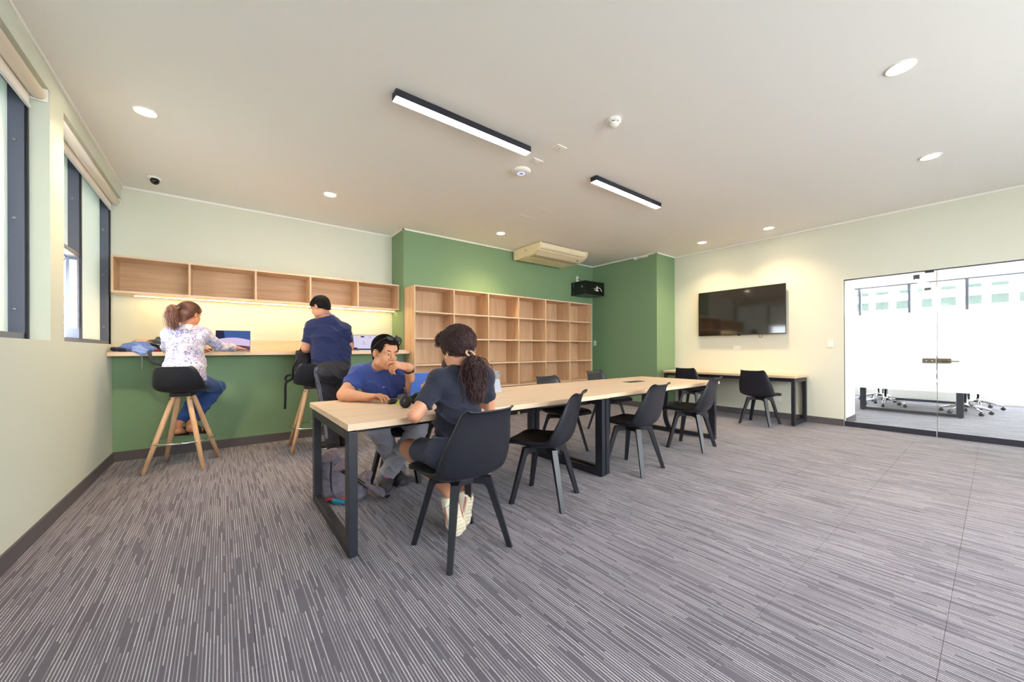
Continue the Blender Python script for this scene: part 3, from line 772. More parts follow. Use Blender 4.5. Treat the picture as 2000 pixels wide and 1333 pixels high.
dls = [(-.475, 4.097, 'round warm downlight near the left wall above the stool'), (1.035, 4.919, 'round warm downlight in front of the niche above the standing man'),
       (3.561, 4.894, 'round warm downlight in front of the bookshelf, left of the air conditioner'), (3.606, .392, 'largest round warm downlight, nearest at the upper right'),
       (5.509, .394, 'round warm downlight over the floor before the glass front'), (6.698, 3.175, 'round warm downlight above the screen, nearer the green column'), (6.74, 2.17, 'round warm downlight above the screen, nearer the glass front')]
for x, y, lab in dls:
    t = empty('downlight', (x, y, H), label=lab, cat='downlight', group='warm ceiling downlights')
    MB().lathe([(.078, 0), (.078, -.004), (.073, -.008), (.064, -.006), (.060, 0)], (x, y, H), 36, capends=False).build('trim_ring', trimw, t)
    MB().lathe([(.001, -.0015), (.061, -.0015), (.061, -.0005)], (x, y, H), 36, capends=False).build('diffuser', dl_e, t)
    l = bpy.data.lights.new('downlight_beam', 'SPOT'); l.energy = 68; l.color = (1, .72, .40); l.spot_size = math.radians(125); l.spot_blend = 1.0; l.shadow_soft_size = .06
    lo = bpy.data.objects.new('downlight_beam', l); COL.objects.link(lo); lo.location = (x, y, H - .02); attach(lo, t)
# smoke detector
t = empty('smoke_detector', (2.548, 1.918, H), label='white round smoke detector with dark slots on the ceiling', cat='smoke detector')
MB().lathe([(.055, 0), (.057, -.008), (.056, -.02), (.046, -.0245)], (2.548, 1.918, H), 32).build('base', trimw, t)
MB().lathe([(.038, -.02), (.036, -.042)], (2.548, 1.918, H), 24).build('chamber', blackp, t)
MB().lathe([(.036, -.030), (.041, -.033), (.038, -.044), (.028, -.056), (.001, -.058)], (2.548, 1.918, H), 28).build('cap', trimw, t)
for k in range(6):
    a = k * math.pi / 3; MB().box(.034, .043, -.006, .006, -.04, -.018, 0, Matrix.Translation((2.548, 1.918, H)) @ Matrix.Rotation(a, 4, 'Z')).build('rib', trimw, t)
# ceiling plates, access point, dome camera
plm = mat('plate_white', srgb(238, 235, 226), .5)
for x, y, lab, k in ((2.494, 2.489, 'white blank plate with a dark dot on the ceiling, farther from the round device', 1), (2.486, 2.805, 'white socket plate on the ceiling beside the round device', 3)):
    t = empty('ceiling_plate', (x, y, H), label=lab, cat='plate', group='ceiling plates')
    boxo('plate', x - .06, x + .06, y - .037, y + .037, H - .009, H, plm, t, .002); boxo('insert', x - .03, x + .03, y - .02, y + .02, H - .011, H - .008, trimw, t)
    if k == 1: boxo('contact', x - .006, x + .006, y - .004, y + .004, H - .0118, H - .0105, blackp, t)
t = empty('access_point', (2.492, 3.056, H), label='white round wireless access point with a bluish glow ring on the ceiling', cat='access point')
MB().lathe([(.098, 0), (.1, -.01), (.09, -.024), (.05, -.031), (.001, -.032)], (2.492, 3.056, H), 40).build('housing', plm, t)
MB().lathe([(.028, -.0325), (.034, -.0335), (.040, -.0325)], (2.492, 3.056, H), 32, capends=False).build('status_ring', emis('blue_glow', (.25, .3, 1, 1), 2.0), t)
t = empty('dome_camera', (-.578, 5.585, H), label='small white ceiling camera with a black lens ball above the niche corner', cat='camera')
MB().lathe([(.055, 0), (.055, -.012), (.05, -.022), (.044, -.026)], (-.578, 5.585, H), 28).build('base', trimw, t)
MB().sphere((-.575, 5.57, H - .043), .04, 20, 14).build('lens_ball', mat('lens_black', (.01, .01, .012, 1), .12), t)
# small conduit fitting on the column head
t = empty('cable_fitting', (XC - .03, 4.3, H - .05), label='white conduit stub with a small box at the top of the green column', cat='conduit')
MB().tube([(XC - .03, 4.2, H - .035), (XC - .03, 4.42, H - .035)], .024, 14).build('tube', trimw, t)
boxo('junction_box', XC - .055, XC - .001, 4.42, 4.5, H - .065, H - .01, trimw, t, .006)
# air conditioner
acm = mat('aged_white_plastic', srgb(240, 226, 192), .45, noise=(4, .03)); acd = mat('aged_plastic_shade', srgb(206, 192, 166), .5)
t = empty('air_conditioner', (4.95, 5.15, 2.83), label='cream ceiling air conditioner over the bookshelf', cat='air conditioner')
ax0, ax1 = 4.335, 5.56
pr = [(5.54, 3.02), (5.54, 2.862), (5.5, 2.845), (5.15, 2.845), (4.98, 2.862), (4.87, 2.905), (4.825, 2.95), (4.81, 3.02)]
MB().prism(pr, ax0 + .03, ax1 - .03, 'x').build('body', acm, t)
pe = [(5.55, 3.025), (5.55, 2.85), (5.52, 2.832), (5.16, 2.838), (4.97, 2.852), (4.86, 2.895), (4.812, 2.945), (4.798, 2.985), (4.80, 3.025)]
for a in (ax0, ax1 - .03): 
    e = MB().prism(pe, a, a + .03, 'x').build('end_cap', acm, t)
    if a == ax0: boxo('vent_notch', ax0 - .001, ax0 + .002, 5.16, 5.22, 2.945, 2.952, blackp, e)
gr = boxo('intake_grille', ax0 + .05, ax1 - .05, 5.18, 5.50, 2.838, 2.846, acm, t, .002)
boxo('air_outlet', ax0 + .06, ax1 - .06, 4.99, 5.17, 2.840, 2.858, acd, t)
MB().add([(ax0 + .05, 4.985, 2.857), (ax1 - .05, 4.985, 2.857), (ax1 - .05, 4.865, 2.903), (ax0 + .05, 4.865, 2.903), (ax0 + .05, 4.983, 2.853), (ax1 - .05, 4.983, 2.853), (ax1 - .05, 4.862, 2.899), (ax0 + .05, 4.862, 2.899)], [(0, 1, 2, 3), (4, 7, 6, 5), (0, 4, 5, 1), (1, 5, 6, 2), (2, 6, 7, 3), (3, 7, 4, 0)]).build('louver', acm, t)
boxo('slot', ax0 + .05, ax1 - .08, 4.846, 4.852, 2.918, 2.924, mat('slot_brown', srgb(120, 100, 70), .6), t)
boxo('sensor', ax1 - .16, ax1 - .11, 4.93, 4.96, 2.862, 2.872, blackp, t)
# network cabinet + socket behind it
t = empty('network_cabinet', (6.24, 5.4, 2.3), label='small black wall cabinet in the corner above the bookshelf', cat='cabinet')
boxo('case', 5.95, 6.55, 5.2, YG, 2.315, 2.595, mat('cabinet_black', srgb(24, 25, 27), .3), t, .006)
d = boxo('door', 5.975, 6.525, 5.19, 5.2, 2.335, 2.575, glass('smoked_glass', .12, (.03, .03, .035, 1)), t)
boxo('door_back', 5.975, 6.525, 5.2, 5.204, 2.335, 2.575, mat('cabinet_black'), t)
mb = MB().tube(spline([(6.20, 5.186, 2.44), (6.26, 5.186, 2.452), (6.33, 5.186, 2.47), (6.40, 5.186, 2.46), (6.45, 5.186, 2.40)], 14), .006, 6)
mb.box(6.22, 6.27, 5.184, 5.189, 2.405, 2.425).box(6.285, 6.315, 5.184, 5.189, 2.42, 2.50).box(6.28, 6.34, 5.184, 5.189, 2.395, 2.42)
mb.build('door_reflection', trimw, d)  # white shapes imitating a reflection on the smoked door
boxo('side_latch', 5.946, 5.951, 5.28, 5.31, 2.46, 2.50, alum, t)
for z in (2.36, 2.53): boxo('mounting_seam', 5.947, 5.951, YG - .075, YG - .07, z - .03, z + .03, alum, t)
mb = MB().box(6.55, 6.553, 5.23, 5.25, 2.40, 2.42).box(6.55, 6.553, 5.26, 5.28, 2.45, 2.47); mb.build('lock', alum, t)
def wallplate(name, lab, cat, axis, p, w, h, inserts, grp=None):
    """axis 'x-': on a wall facing -X; 'y-': facing -Y"""
    t = empty(name, p, label=lab, cat=cat, group=grp); x, y, z = p
    if axis == 'x-':
        boxo('plate', x - .009, x, y - w / 2, y + w / 2, z - h / 2, z + h / 2, plm, t, .002)
        for k in range(inserts):
            yy = y + (k - (inserts - 1) / 2) * .038; i = boxo('insert', x - .012, x - .008, yy - .014, yy + .014, z - .02, z + .02, trimw, t, .001)
            if cat == 'socket': 
                for zz in (-.006, .006): boxo('contact', x - .0128, x - .0118, yy - .003, yy + .003, z + zz - .002, z + zz + .002, blackp, i)
    else:
        boxo('plate', x - w / 2, x + w / 2, y - .009, y, z - h / 2, z + h / 2, plm, t, .002)
        for k in range(inserts):
            xx = x + (k - (inserts - 1) / 2) * .038; boxo('insert', xx - .014, xx + .014, y - .012, y - .008, z - .02, z + .02, trimw, t, .001)
    return t
wallplate('wall_socket', 'white socket plate on the green wall just above the black cabinet', 'socket', 'y-', (6.14, YG, 2.70), .075, .12, 1)
MB().tube(spline([(6.14, YG - .012, 2.69), (6.16, YG - .04, 2.685), (6.2, YG - .06, 2.66), (6.22, YG - .08, 2.6)], 12), .006, 8).build('power_lead', blackp, bpy.data.objects['network_cabinet'])
wallplate('light_switch', 'white switch on the green column beside the bookshelf', 'switch', 'x-', (XC, 5.545, 1.30), .075, .115, 1)
wallplate('light_switch', 'white switch on the cream wall left of the glass front', 'switch', 'x-', (XR, 1.545, 1.237), .075, .12, 1)
wallplate('wall_socket', 'white socket plate on the cream wall just below the screen', 'socket', 'x-', (XR, 2.848, 1.185), .12, .075, 2)
wallplate('wall_socket', 'white socket plate low on the cream wall under the desk', 'socket', 'x-', (XR, 2.238, .325), .12, .075, 2)
# television
t = empty('wall_screen', (XR, 2.79, 1.81), label='large black flat screen mounted on the cream wall', cat='screen')
tx = XR - .085
boxo('back_shell', tx + .012, tx + .05, 2.12, 3.46, 1.44, 2.19, blackp, t, .01)
boxo('bezel', tx, tx + .014, 2.087, 3.497, 1.403, 2.227, mat('bezel_black', srgb(30, 28, 28), .3), t, .003)
boxo('panel', tx - .0012, tx + .001, 2.096, 3.488, 1.418, 2.218, mat('screen_black', (.012, .010, .010, 1), .06, spec=.75), t)
boxo('wall_bracket', tx + .05, XR, 2.55, 3.05, 1.6, 2.0, blackm, t)
boxo('sensor_bump', tx, tx + .012, 2.77, 2.81, 1.39, 1.405, blackp, t, .003)
MB().tube(spline([(tx + .04, 2.49, 1.43), (tx + .035, 2.485, 1.37), (tx + .035, 2.465, 1.345), (tx + .035, 2.44, 1.37), (tx + .04, 2.44, 1.43)], 20), .0035, 6).build('cable_loop', blackp, t)

# ================================================================== MEETING ROOM FURNITURE
t = empty('meeting_table', (10.6, .96, 0), label='meeting table on a dark steel frame beyond the glass front', cat='table')
boxo('tabletop', 9.55, 12.0, .30, 1.62, .714, .75, oak, t, .002)
for a in (9.59, 11.86): frame_leg(t, a, a + .06, .33, 1.59, .714, .08)
def make_office():
    t = empty('office_chair', (0, 0, 0))
    for k in range(5):
        a = k * 2 * math.pi / 5 + .3; c, s_ = math.cos(a), math.sin(a)
        o = MB().tube([(.03 * c, .03 * s_, .14), (.16 * c, .16 * s_, .125), (.30 * c, .30 * s_, .075)], [.026, .022, .014], 8).build('base_arm', chrome, t)
        MB().tube([(.30 * c - .02 * s_, .30 * s_ + .02 * c, .028), (.30 * c + .02 * s_, .30 * s_ - .02 * c, .028)], .028, 14).tube([(.30 * c, .30 * s_, .03), (.30 * c, .30 * s_, .08)], .009, 8).build('caster', blackp, o)
    MB().lathe([(.032, .1), (.034, .2), (.022, .205), (.02, .40)], (0, 0, 0), 16).build('gas_lift', chrome, t)
    MB().box(-.24, .24, -.23, .25, .43, .50, .03).build('seat', blackc, t)
    MB().box(-.21, .21, -.30, -.26, .58, 1.02, .02).build('backrest', blackc, t)
    MB().tube([(0, -.1, .42), (0, -.27, .45), (0, -.30, .62)], .02, 8).build('spine', blackp, t)
    for sx in (-1, 1): MB().tube([(sx * .25, -.1, .46), (sx * .29, -.08, .6), (sx * .29, .12, .64)], .016, 8).build('armrest', blackp, t)
    return t
oc = make_office()
for i, (x, y, a, lab) in enumerate([(10.42, .34, 200, 'office chair on chrome castors beyond the glass, front right of the meeting table'), (10.62, 1.38, 20, 'office chair on chrome castors beyond the glass, left of the meeting table'),
                              (11.5, .22, 170, 'office chair on chrome castors beyond the glass, far right of the meeting table'), (11.5, 1.6, 10, 'office chair on chrome castors beyond the glass, far left of the meeting table')]):
    o = oc if i == 0 else copy_tree(oc)
    o.location = (x, y, 0); o.rotation_euler = (0, 0, math.radians(a)); tag(o, lab, 'chair', 'office chairs in the meeting room')
t = empty('pendant_lamp', (9.55, .8, 2.31), label='grey linear lamp hanging on wires beyond the glass front', cat='lamp')
boxo('housing', 9.0, 10.1, .765, .835, 2.29, 2.36, mat('lamp_grey', srgb(150, 152, 165), .4), t, .003); boxo('diffuser', 9.01, 10.09, .775, .825, 2.286, 2.2905, led_w, t)
boxo('end_cap', 8.996, 9.0, .765, .835, 2.286, 2.36, blackm, t)
for x in (9.05, 10.05): MB().tube([(x, .8, 2.36), (x, .8, H - .02)], .002, 5).build('wire', alum, t)
t = empty('ceiling_projector', (10.6, .79, 2.3), label='small white projector hanging beyond the glass front', cat='projector')
boxo('body', 10.5, 10.7, .72, .86, 2.24, 2.31, plm, t, .01); MB().tube([(10.6, .79, 2.31), (10.6, .79, H - .02)], .006, 8).build('pole', trimw, t); boxo('lens_window', 10.496, 10.501, .75, .83, 2.255, 2.295, blackp, t)
for x, y, lab in ((8.8, .4, 'added white downlight, unseen in the meeting room ceiling, nearest the glass door'), (10.4, -.9, 'added white downlight, unseen in the meeting room ceiling, right of the table'), (10.8, 2.4, 'added white downlight, unseen in the meeting room ceiling, left of the table'), (8.8, -1.6, 'added white downlight, unseen in the meeting room ceiling, front right')):  # downlights added above the view to brighten the meeting room
    t = empty('downlight', (x, y, H - .02), label=lab, cat='downlight', group='added meeting room downlights')
    MB().lathe([(.088, 0), (.088, -.004), (.082, -.008), (.072, -.006), (.068, 0)], (x, y, H - .02), 24, capends=False).build('trim_ring', trimw, t)
    MB().lathe([(.001, -.0015), (.069, -.0015), (.069, -.0005)], (x, y, H - .02), 24, capends=False).build('diffuser', led_w, t)
    l = bpy.data.lights.new('downlight_beam', 'SPOT'); l.energy = 80; l.color = (.93, .98, 1); l.spot_size = math.radians(140); l.spot_blend = 1.0; l.shadow_soft_size = .07
    lo = bpy.data.objects.new('downlight_beam', l); COL.objects.link(lo); lo.location = (x, y, H - .04); attach(lo, t)
# building across the street
t = empty('office_building', (26, 2, -8), label='bright white building with rows of greenish windows outside the meeting room', cat='building')
fac = mat('white_facade', srgb(236, 236, 232), .8); boxo('facade', 24.0, 30, -16, 22, -10, 14, fac, t)
pg = mat('green_tinted_pane', srgb(46, 60, 56), .4, spec=.3)
for iz in range(9):
    for iy in range(16):
        y = -3.6 + iy * .66; z = .9 + iz * .68
        w = boxo('window', 23.96, 24.02, y, y + (.42 if (iy * 7 + iz * 3) % 5 else .3), z, z + .36, pg, t); boxo('sill', 23.88, 24.0, y - .03, y + .45, z - .05, z, fac, w)
    boxo('ledge', 23.8, 24.0, -16, 22, .66 + iz * .68, .72 + iz * .68, fac, t)
# ================================================================== PEOPLE
def A3(*v): return np.array(v, float)
def lerp(a, b, t): return np.asarray(a, float) * (1 - t) + np.asarray(b, float) * t
class Head:
    def __init__(s, C, f, u=(0, 0, 1), sc=1.0):
        s.C = A3(*C); s.f = nrm(f); s.l = nrm(np.cross(u, s.f)); s.u = np.cross(s.f, s.l); s.s = sc
        s.R = np.stack([s.l, s.f, s.u], 1)
    def p(s, a, b, c): return s.C + (s.l * a + s.f * b + s.u * c) * s.s
    def loc(s, X, Y, Z):
        q = [X - s.C[0], Y - s.C[1], Z - s.C[2]]
        return [(q[0] * v[0] + q[1] * v[1] + q[2] * v[2]) / s.s for v in (s.l, s.f, s.u)]
def head(F, h, neck, nr=.054):
    S = h.s; e = lambda c, r, k=.02, sub=False: F.el(h.p(*c), np.array(r) * S, h.R, k, sub)
    F.rc(h.p(0, -.02, -.055), neck, nr * .95, nr * 1.08, .03)
    e((0, -.014, .034), (.077, .097, .087), .01)
    e((0, .028, -.04), (.062, .064, .078), .03)
    e((0, .045, .032), (.062, .046, .055), .03)
    e((0, .066, -.096), (.028, .022, .02), .03)
    for a in (-1, 1):
        e((a * .036, .062, -.036), (.027, .024, .028), .02)
        e((a * .048, .02, -.075), (.02, .04, .025), .03)
        e((a * .032, .099, .004), (.019, .013, .011), .012, True)
        e((a * .081, -.004, -.008), (.008, .020, .032), .006)
        e((a * .0835, .003, -.006), (.004, .011, .018), .004, True)
        F.rc(h.p(a * .012, .090, .022), h.p(a * .046, .082, .020), .008 * S, .007 * S, .012)
        e((a * .013, .098, -.037), (.009, .010, .008), .008)
    F.rc(h.p(0, .091, .014), h.p(0, .113, -.030), .008 * S, .0115 * S, .010)
    F.rc(h.p(-.018, .091, -.066), h.p(.018, .091, -.066), .0075 * S, .0075 * S, .010)
    F.rc(h.p(-.014, .090, -.078), h.p(.014, .090, -.078), .008 * S, .008 * S, .010)
    e((0, .101, -.072), (.022, .006, .0022), .004, True)
def hand(F, w, xd, zd, left, curls, s=1.0, thumb=(.62, .62, -.35), tbend=.3, k=.006):
    w = A3(*w); x = nrm(xd); z = A3(*zd); z = nrm(z - x * (x @ z)); y = np.cross(z, x) * (-1 if left else 1)   # y = thumb side
    F.rc(w - x * .02, w + x * .03 * s, .024 * s, .021 * s, .015, side=y, ratio=1.25)
    F.rc(w + x * .022 * s, w + x * .080 * s, .0155 * s, .0135 * s, .014, side=y, ratio=2.6)
    F.el(w + (x * .03 + y * .022 - z * .008) * s, np.array([.03, .018, .015]) * s, np.stack([x, y, z], 1), .014)
    for i, (yy, ln, rr) in enumerate(((.029, .95, .0088), (.0095, 1.05, .009), (-.0098, 1.0, .0086), (-.0275, .78, .0076))):
        p = w + (x * (.083 - .004 * abs(i - 1)) + y * yy) * s; ang = 0.; r0 = rr * s
        c = curls[i] if isinstance(curls[0], (list, tuple)) else curls
        sp = (1.2 - i) * .05
        for j, L in enumerate((.044, .027, .021)):
            ang += c[j]; d = nrm((x + y * sp) * math.cos(ang) - z * math.sin(ang)); q = p + d * L * ln * s
            F.rc(p, q, r0, r0 * .92, .004 if j else k); p = q; r0 *= .92
    p = w + (x * .024 + y * .026 - z * .008) * s; d = nrm(x * thumb[0] + y * thumb[1] + z * thumb[2]); q = p + d * .044 * s
    F.rc(p, q, .0125 * s, .0105 * s, .008); d2 = nrm(d + x * tbend); F.rc(q, q + d2 * .030 * s, .0103 * s, .0082 * s, .004)
def torso(F, J, g, e=0., capb=False, top=True):
    pel, che, nk = A3(*J['pel']), A3(*J['chest']), A3(*J['neck']); sp = nrm(A3(*J['hipL']) - A3(*J['hipR'])); sc = nrm(A3(*J['shL']) - A3(*J['shR']))
    up = nrm(che - pel); fw = np.cross(sc, up)     # forward = left x up
    wa = lerp(pel, che, .48) + fw * g.get('belly', 0.0)
    F.rc(pel, wa, g['hip'] + e, g['waist'] + e, .06, side=sp, ratio=g['hr'], cap=(capb, 0))
    F.rc(wa, che, g['waist'] + e, g['chest'] + e, .07, side=nrm(sp + sc), ratio=g['cr'])
    if g.get('bust'):
        for a in (-1, 1): F.el(che + fw * .075 + sc * a * .075 + up * .0, A3(.06, .06, .065) + e, None, .04)
    F.rc(che, lerp(che, nk, .62), g['chest'] * .96 + e, g['chest'] * .72 + e, .05, side=sc, ratio=g['cr'] * .98)
    for s_ in ('shL', 'shR'):
        sh = A3(*J[s_]); F.rc(nk - up * .03, sh + up * .004, .044 + e, g['sh'] + e, .045); F.rc(lerp(che, sh, .35), sh - up * .01, .07 + e, g['sh'] + e, .05)
def arm(F, J, g, S, e=0., frac=1.0, fore=True, cap=False):
    sh, el, wr = A3(*J['sh' + S]), A3(*J['el' + S]), A3(*J['wr' + S]); en = lerp(sh, el, frac)
    F.rc(sh, en, g['sh'] * .98 + e, g['ua'] + e * (1.25 if cap else 1), .03, cap=(0, cap))
    if fore:
        F.rc(el, lerp(el, wr, .3), g['fa'] * .98 + e, g['fa'] * 1.06 + e, .02); F.rc(lerp(el, wr, .3), wr, g['fa'] * 1.06 + e, g['wr'] + e, .02)
def leg(F, J, g, S, e=0., f1=1.0, f2=1.0, cap=True, ek=None, kk=.04):
    hp, kn, an = A3(*J['hip' + S]), A3(*J['kn' + S]), A3(*J['an' + S]); ek = e if ek is None else ek
    F.rc(hp, lerp(hp, kn, f1), g['thigh'] + e, g['thigh'] + (g['knee'] - g['thigh']) * f1 + e, kk, cap=(0, cap and f1 < 1))
    if f1 >= 1:
        en = lerp(kn, an, f2); mid = lerp(kn, en, .35)
        F.rc(kn, mid, g['knee'] + e, g['calf'] + e, min(.03, kk)); F.rc(mid, en, g['calf'] + e, g['ankle'] + ek, min(.03, kk), cap=(0, cap and f2 < 1))
def shoe(parent, an, heel, toe, up, mu, ms, laces=None, name='shoe', w=1.0, h=.0045, col=.7, tread=None):
    an, heel, toe = A3(*an), A3(*heel), A3(*toe); t = nrm(toe - heel); u = A3(*up); u = nrm(u - t * (u @ t)); sd = np.cross(t, u); L = np.linalg.norm(toe - heel)
    ball = heel + t * L * .66; F = Field()
    F.rc(heel + t * .035 + u * .048, ball + u * .042, .036 * w, .038 * w, .02, side=sd, ratio=1.0)
    F.rc(ball + u * .038, toe - t * .035 + u * .032, .037 * w, .026 * w, .02, side=sd, ratio=1.25)
    F.rc(heel + t * .045 + u * .05, lerp(heel + t * .05 + u * .06, an, col), .038 * w, .042 * w, .02, cap=(0, 1))
    o = fobj(name, F, mu, parent, h, cuts=[lambda X, Y, Z: -((X - heel[0]) * u[0] + (Y - heel[1]) * u[1] + (Z - heel[2]) * u[2]) + .012])
    G = Field(); G.rc(heel + t * .038 + u * .012, ball + u * .012, .0125, .0125, .01, side=sd, ratio=2.9 * w); G.rc(ball + u * .012, toe - t * .034 + u * .013, .0125, .0125, .01, side=sd, ratio=3.4 * w)
    fobj('sole', G, ms, o, h)
    if tread:
        for k in range(9):
            c = heel + t * L * (.1 + .098 * k) - u * .0005; hw = .019 + .008 * min(1, k / 5) - (.012 if k == 8 else 0)
            MB().tube([c - sd * hw * w, c - t * .004, c + sd * hw * w], .0022, 5).build('tread_rib', tread, o)
    if laces:
        mb = MB()
        for k in range(4):
            c = heel + t * L * (.46 + .075 * k) + u * (.088 - .006 * k); mb.tube([c - sd * .022 - u * .004, c + u * .004, c + sd * .022 - u * .004], .0028, 6)
        mb.build('laces', laces, o)
    return o
def skin(n, c, r=.5):
    m = mat(n, c, r, spec=.4, noise=(18, .05)); b = m.node_tree.nodes['Principled BSDF']
    b.inputs['Subsurface Weight'].default_value = .12; b.inputs['Subsurface Radius'].default_value = (.01, .004, .002); b.inputs['Subsurface Scale'].default_value = .5
    return m
def cloth(n, c, r=.85, **k): return mat(n, c, r, spec=.25, sheen=.15, bump=(700, .12), **k)
HL = lambda a: .020 * np.exp(-((np.abs(a) - .046) / .016) ** 2) + .003 * np.sin(a * 300) - .045 * np.clip((np.abs(a) - .060) / .012, 0, 1)
def cap_hair(name, h, m, parent, grow, slope, off, amp, fr, extra=None, hres=.0038, hl=None):
    F = Field(); S = h.s
    F.el(h.p(0, -.014, .036), A3(.077 + grow, .097 + grow, .087 + grow) * S, h.R, .01); F.el(h.p(0, .046, .036), A3(.062 + grow, .046 + grow, .056 + grow) * S, h.R, .03)
    F.rc(h.p(0, -.07, -.02), h.p(0, -.058, -.075), .05 * S, .042 * S, .03)
    if extra: extra(F)
    def cut(X, Y, Z):
        a, b, c = h.loc(X, Y, Z); return (-(c - slope * b - off - (0 if hl is None else np.where(b > 0, hl(a), 0))) / math.hypot(1, slope)) * S
    def ear(X, Y, Z):
        a, b, c = h.loc(X, Y, Z); q = np.sqrt(((b - .008) / .030) ** 2 + ((c + .014) / .036) ** 2); return np.where(np.abs(a) > .045, (1 - q) * .03, -1.)
    def dsp(X, Y, Z):
        a, b, c = h.loc(X, Y, Z); th = np.arctan2(a, c + .1)
        return amp * (np.sin(th * fr + 3 * np.sin(b * 40) + 2 * np.sin(c * 55)) * .6 + np.sin(th * fr * 2.3 - 60 * b + 2 * np.sin(c * 70)) * .4)
    return fobj(name, F, m, parent, hres, cuts=[cut, ear], disp=dsp)
def fuzz(parent, h, m, n, grow, slope, off, L, rad=.0009, bias=(0, -.6, .3), jit=.3, seed=1, lift=.14, hl=None):
    rg = np.random.RandomState(seed); d = rg.normal(0, 1, (n * 3, 3)); d /= np.linalg.norm(d, axis=1, keepdims=True)
    ax = A3(.077 + grow, .100 + grow, .087 + grow); q = d * ax + A3(0, -.010, .036)
    ok = (q[:, 2] - slope * q[:, 1] - off - (0 if hl is None else np.where(q[:, 1] > 0, hl(q[:, 0]), 0)) > 0) & ~((np.abs(q[:, 0]) > .045) & (((q[:, 1] - .008) / .032) ** 2 + ((q[:, 2] + .014) / .038) ** 2 < 1))
    d, q = d[ok][:n], q[ok][:n]; N = len(q); nn = d / ax; nn /= np.linalg.norm(nn, axis=1, keepdims=True)
    t = A3(*bias) + rg.normal(0, jit, (N, 3)); t /= np.linalg.norm(t, axis=1, keepdims=True); t = t - nn * (t * nn).sum(1, keepdims=True); t /= np.linalg.norm(t, axis=1, keepdims=True)
    ln = (L * rg.uniform(.5, 1.2, (N, 1))); K = []
    for s in np.linspace(0, 1, 6): K.append(q - nn * .003 + t * ln * s + nn * (lift * ln * s - .35 * ln * ln * s * s / .09))
    W_ = np.array(K) * h.s; W_ = h.C + W_ @ h.R.T
    return strand_mesh('hair_strands', W_, [rad, rad, rad, rad * .9, rad * .7, rad * .3], m, parent)
def person(label, base):
    return empty('person', base, label=label, cat='person')

# ---------------------------------------------------------------- seated man in the blue shirt
pa = person('seated man in a blue t-shirt with sunglasses on his hair, hand at his mouth', (1.25, 3.38, 0))
skA = skin('skin_tan', srgb(214, 156, 122))
J = dict(pel=(1.24, 3.39, .545), chest=(1.075, 3.19, .865), neck=(1.035, 3.115, 1.025), shL=(1.145, 3.01, .975), shR=(.905, 3.275, .955), elL=(1.262, 2.985, .81), wrL=(1.118, 2.745, 1.02), elR=(.752, 3.14, .800), wrR=(.882, 2.925, .792),
         hipL=(1.32, 3.335, .53), hipR=(1.165, 3.435, .53), knL=(1.285, 2.935, .505), knR=(1.0, 3.06, .50), anL=(1.115, 3.17, .115), anR=(1.235, 3.29, .10))
g = dict(hip=.118, waist=.118, chest=.112, hr=1.35, cr=1.42, sh=.058, ua=.05, fa=.043, wr=.029, thigh=.082, knee=.062, calf=.058, ankle=.04, belly=.03)
hA = Head((1.013, 2.955, 1.133), (.25, -.94, -.20), (.06, 0, 1), 1.06)
F = Field(); torso(F, J, g); arm(F, J, g, 'L'); arm(F, J, g, 'R'); leg(F, J, g, 'L', cap=False); leg(F, J, g, 'R', cap=False); head(F, hA, J['neck'], .06)
hand(F, J['wrR'], (.115, -.125, .035), (.05, .0, 1), False, [(.45, .45, .3), (.5, .5, .3), (.55, .5, .3), (.6, .55, .3)], 1.05, thumb=(.7, .5, -.45))
hand(F, J['wrL'], (-.125, .03, .03), (-.1, -.6, .8), True, [(.30, .45, .4), (.85, .7, .4), (.95, .75, .4), (1.05, .8, .4)], 1.05, thumb=(.8, .3, -.5))
for a, b in (('anL', (1.04, 3.08, .05)), ('anR', (1.2, 3.15, .05))): F.rc(A3(*J[a]) * A3(1, 1, .55), b, .03, .024, .02)
fobj('body', F, skA, pa, .0062, {0: [(.86, 1.19, .0034)], 1: [(2.72, 3.04, .0034)], 2: [(.755, 1.26, .0034)]})
blueT = cloth('blue_cotton', srgb(62, 80, 150), noise=(60, .06))
F = Field(); torso(F, J, g, .012, True); arm(F, J, g, 'L', .012, .62, False, True); arm(F, J, g, 'R', .013, .66, False, True)
shA = fobj('t_shirt', F, blueT, pa, .006, disp=wrinkle(.010, 34, 1.3, (.7, .3, .5)))
pc = lerp(J['chest'], J['shL'], .45)
fA = np.cross(nrm(A3(*J['shL']) - A3(*J['shR'])), nrm(A3(*J['chest']) - A3(*J['pel'])))
ring = [A3(*J['neck']) + .066 * (math.cos(a) * nrm(A3(*J['shL']) - A3(*J['shR'])) + math.sin(a) * fA * 1.05) + A3(0, 0, .0) + A3(-.01, -.015, .012 - .02 * math.sin(a)) for a in np.linspace(0, 2 * math.pi, 33)[:-1]]
MB().tube(ring, .0075, 8, closed=True).build('collar', blueT, shA)
sl = nrm(A3(*J['shL']) - A3(*J['shR'])); uu = nrm(A3(*J['chest']) - A3(*J['pel'])); pk = A3(*J['chest']) + sl * .075 + fA * .124 + uu * .02
for (a, b) in (((-.045, .05), (.045, .05)), ((-.045, .05), (-.045, -.05)), ((.045, .05), (.045, -.05))): 
    MB().tube([pk + sl * a[0] + uu * a[1], pk + sl * b[0] + uu * b[1] - fA * .004], .0025, 6).build('pocket_seam', blueT, shA)
MB().tube([pk + sl * -.004 + uu * .058 + fA * .003, pk + sl * .012 + uu * .058 + fA * .003], .0022, 6).build('pocket_tag', trimw, shA)
pant = cloth('grey_trousers', srgb(156, 154, 166), noise=(30, .06))
F = Field(); F.rc(J['pel'], lerp(J['pel'], J['chest'], .25), .128, .126, .04, side=(.85, -.5, 0), ratio=1.35)
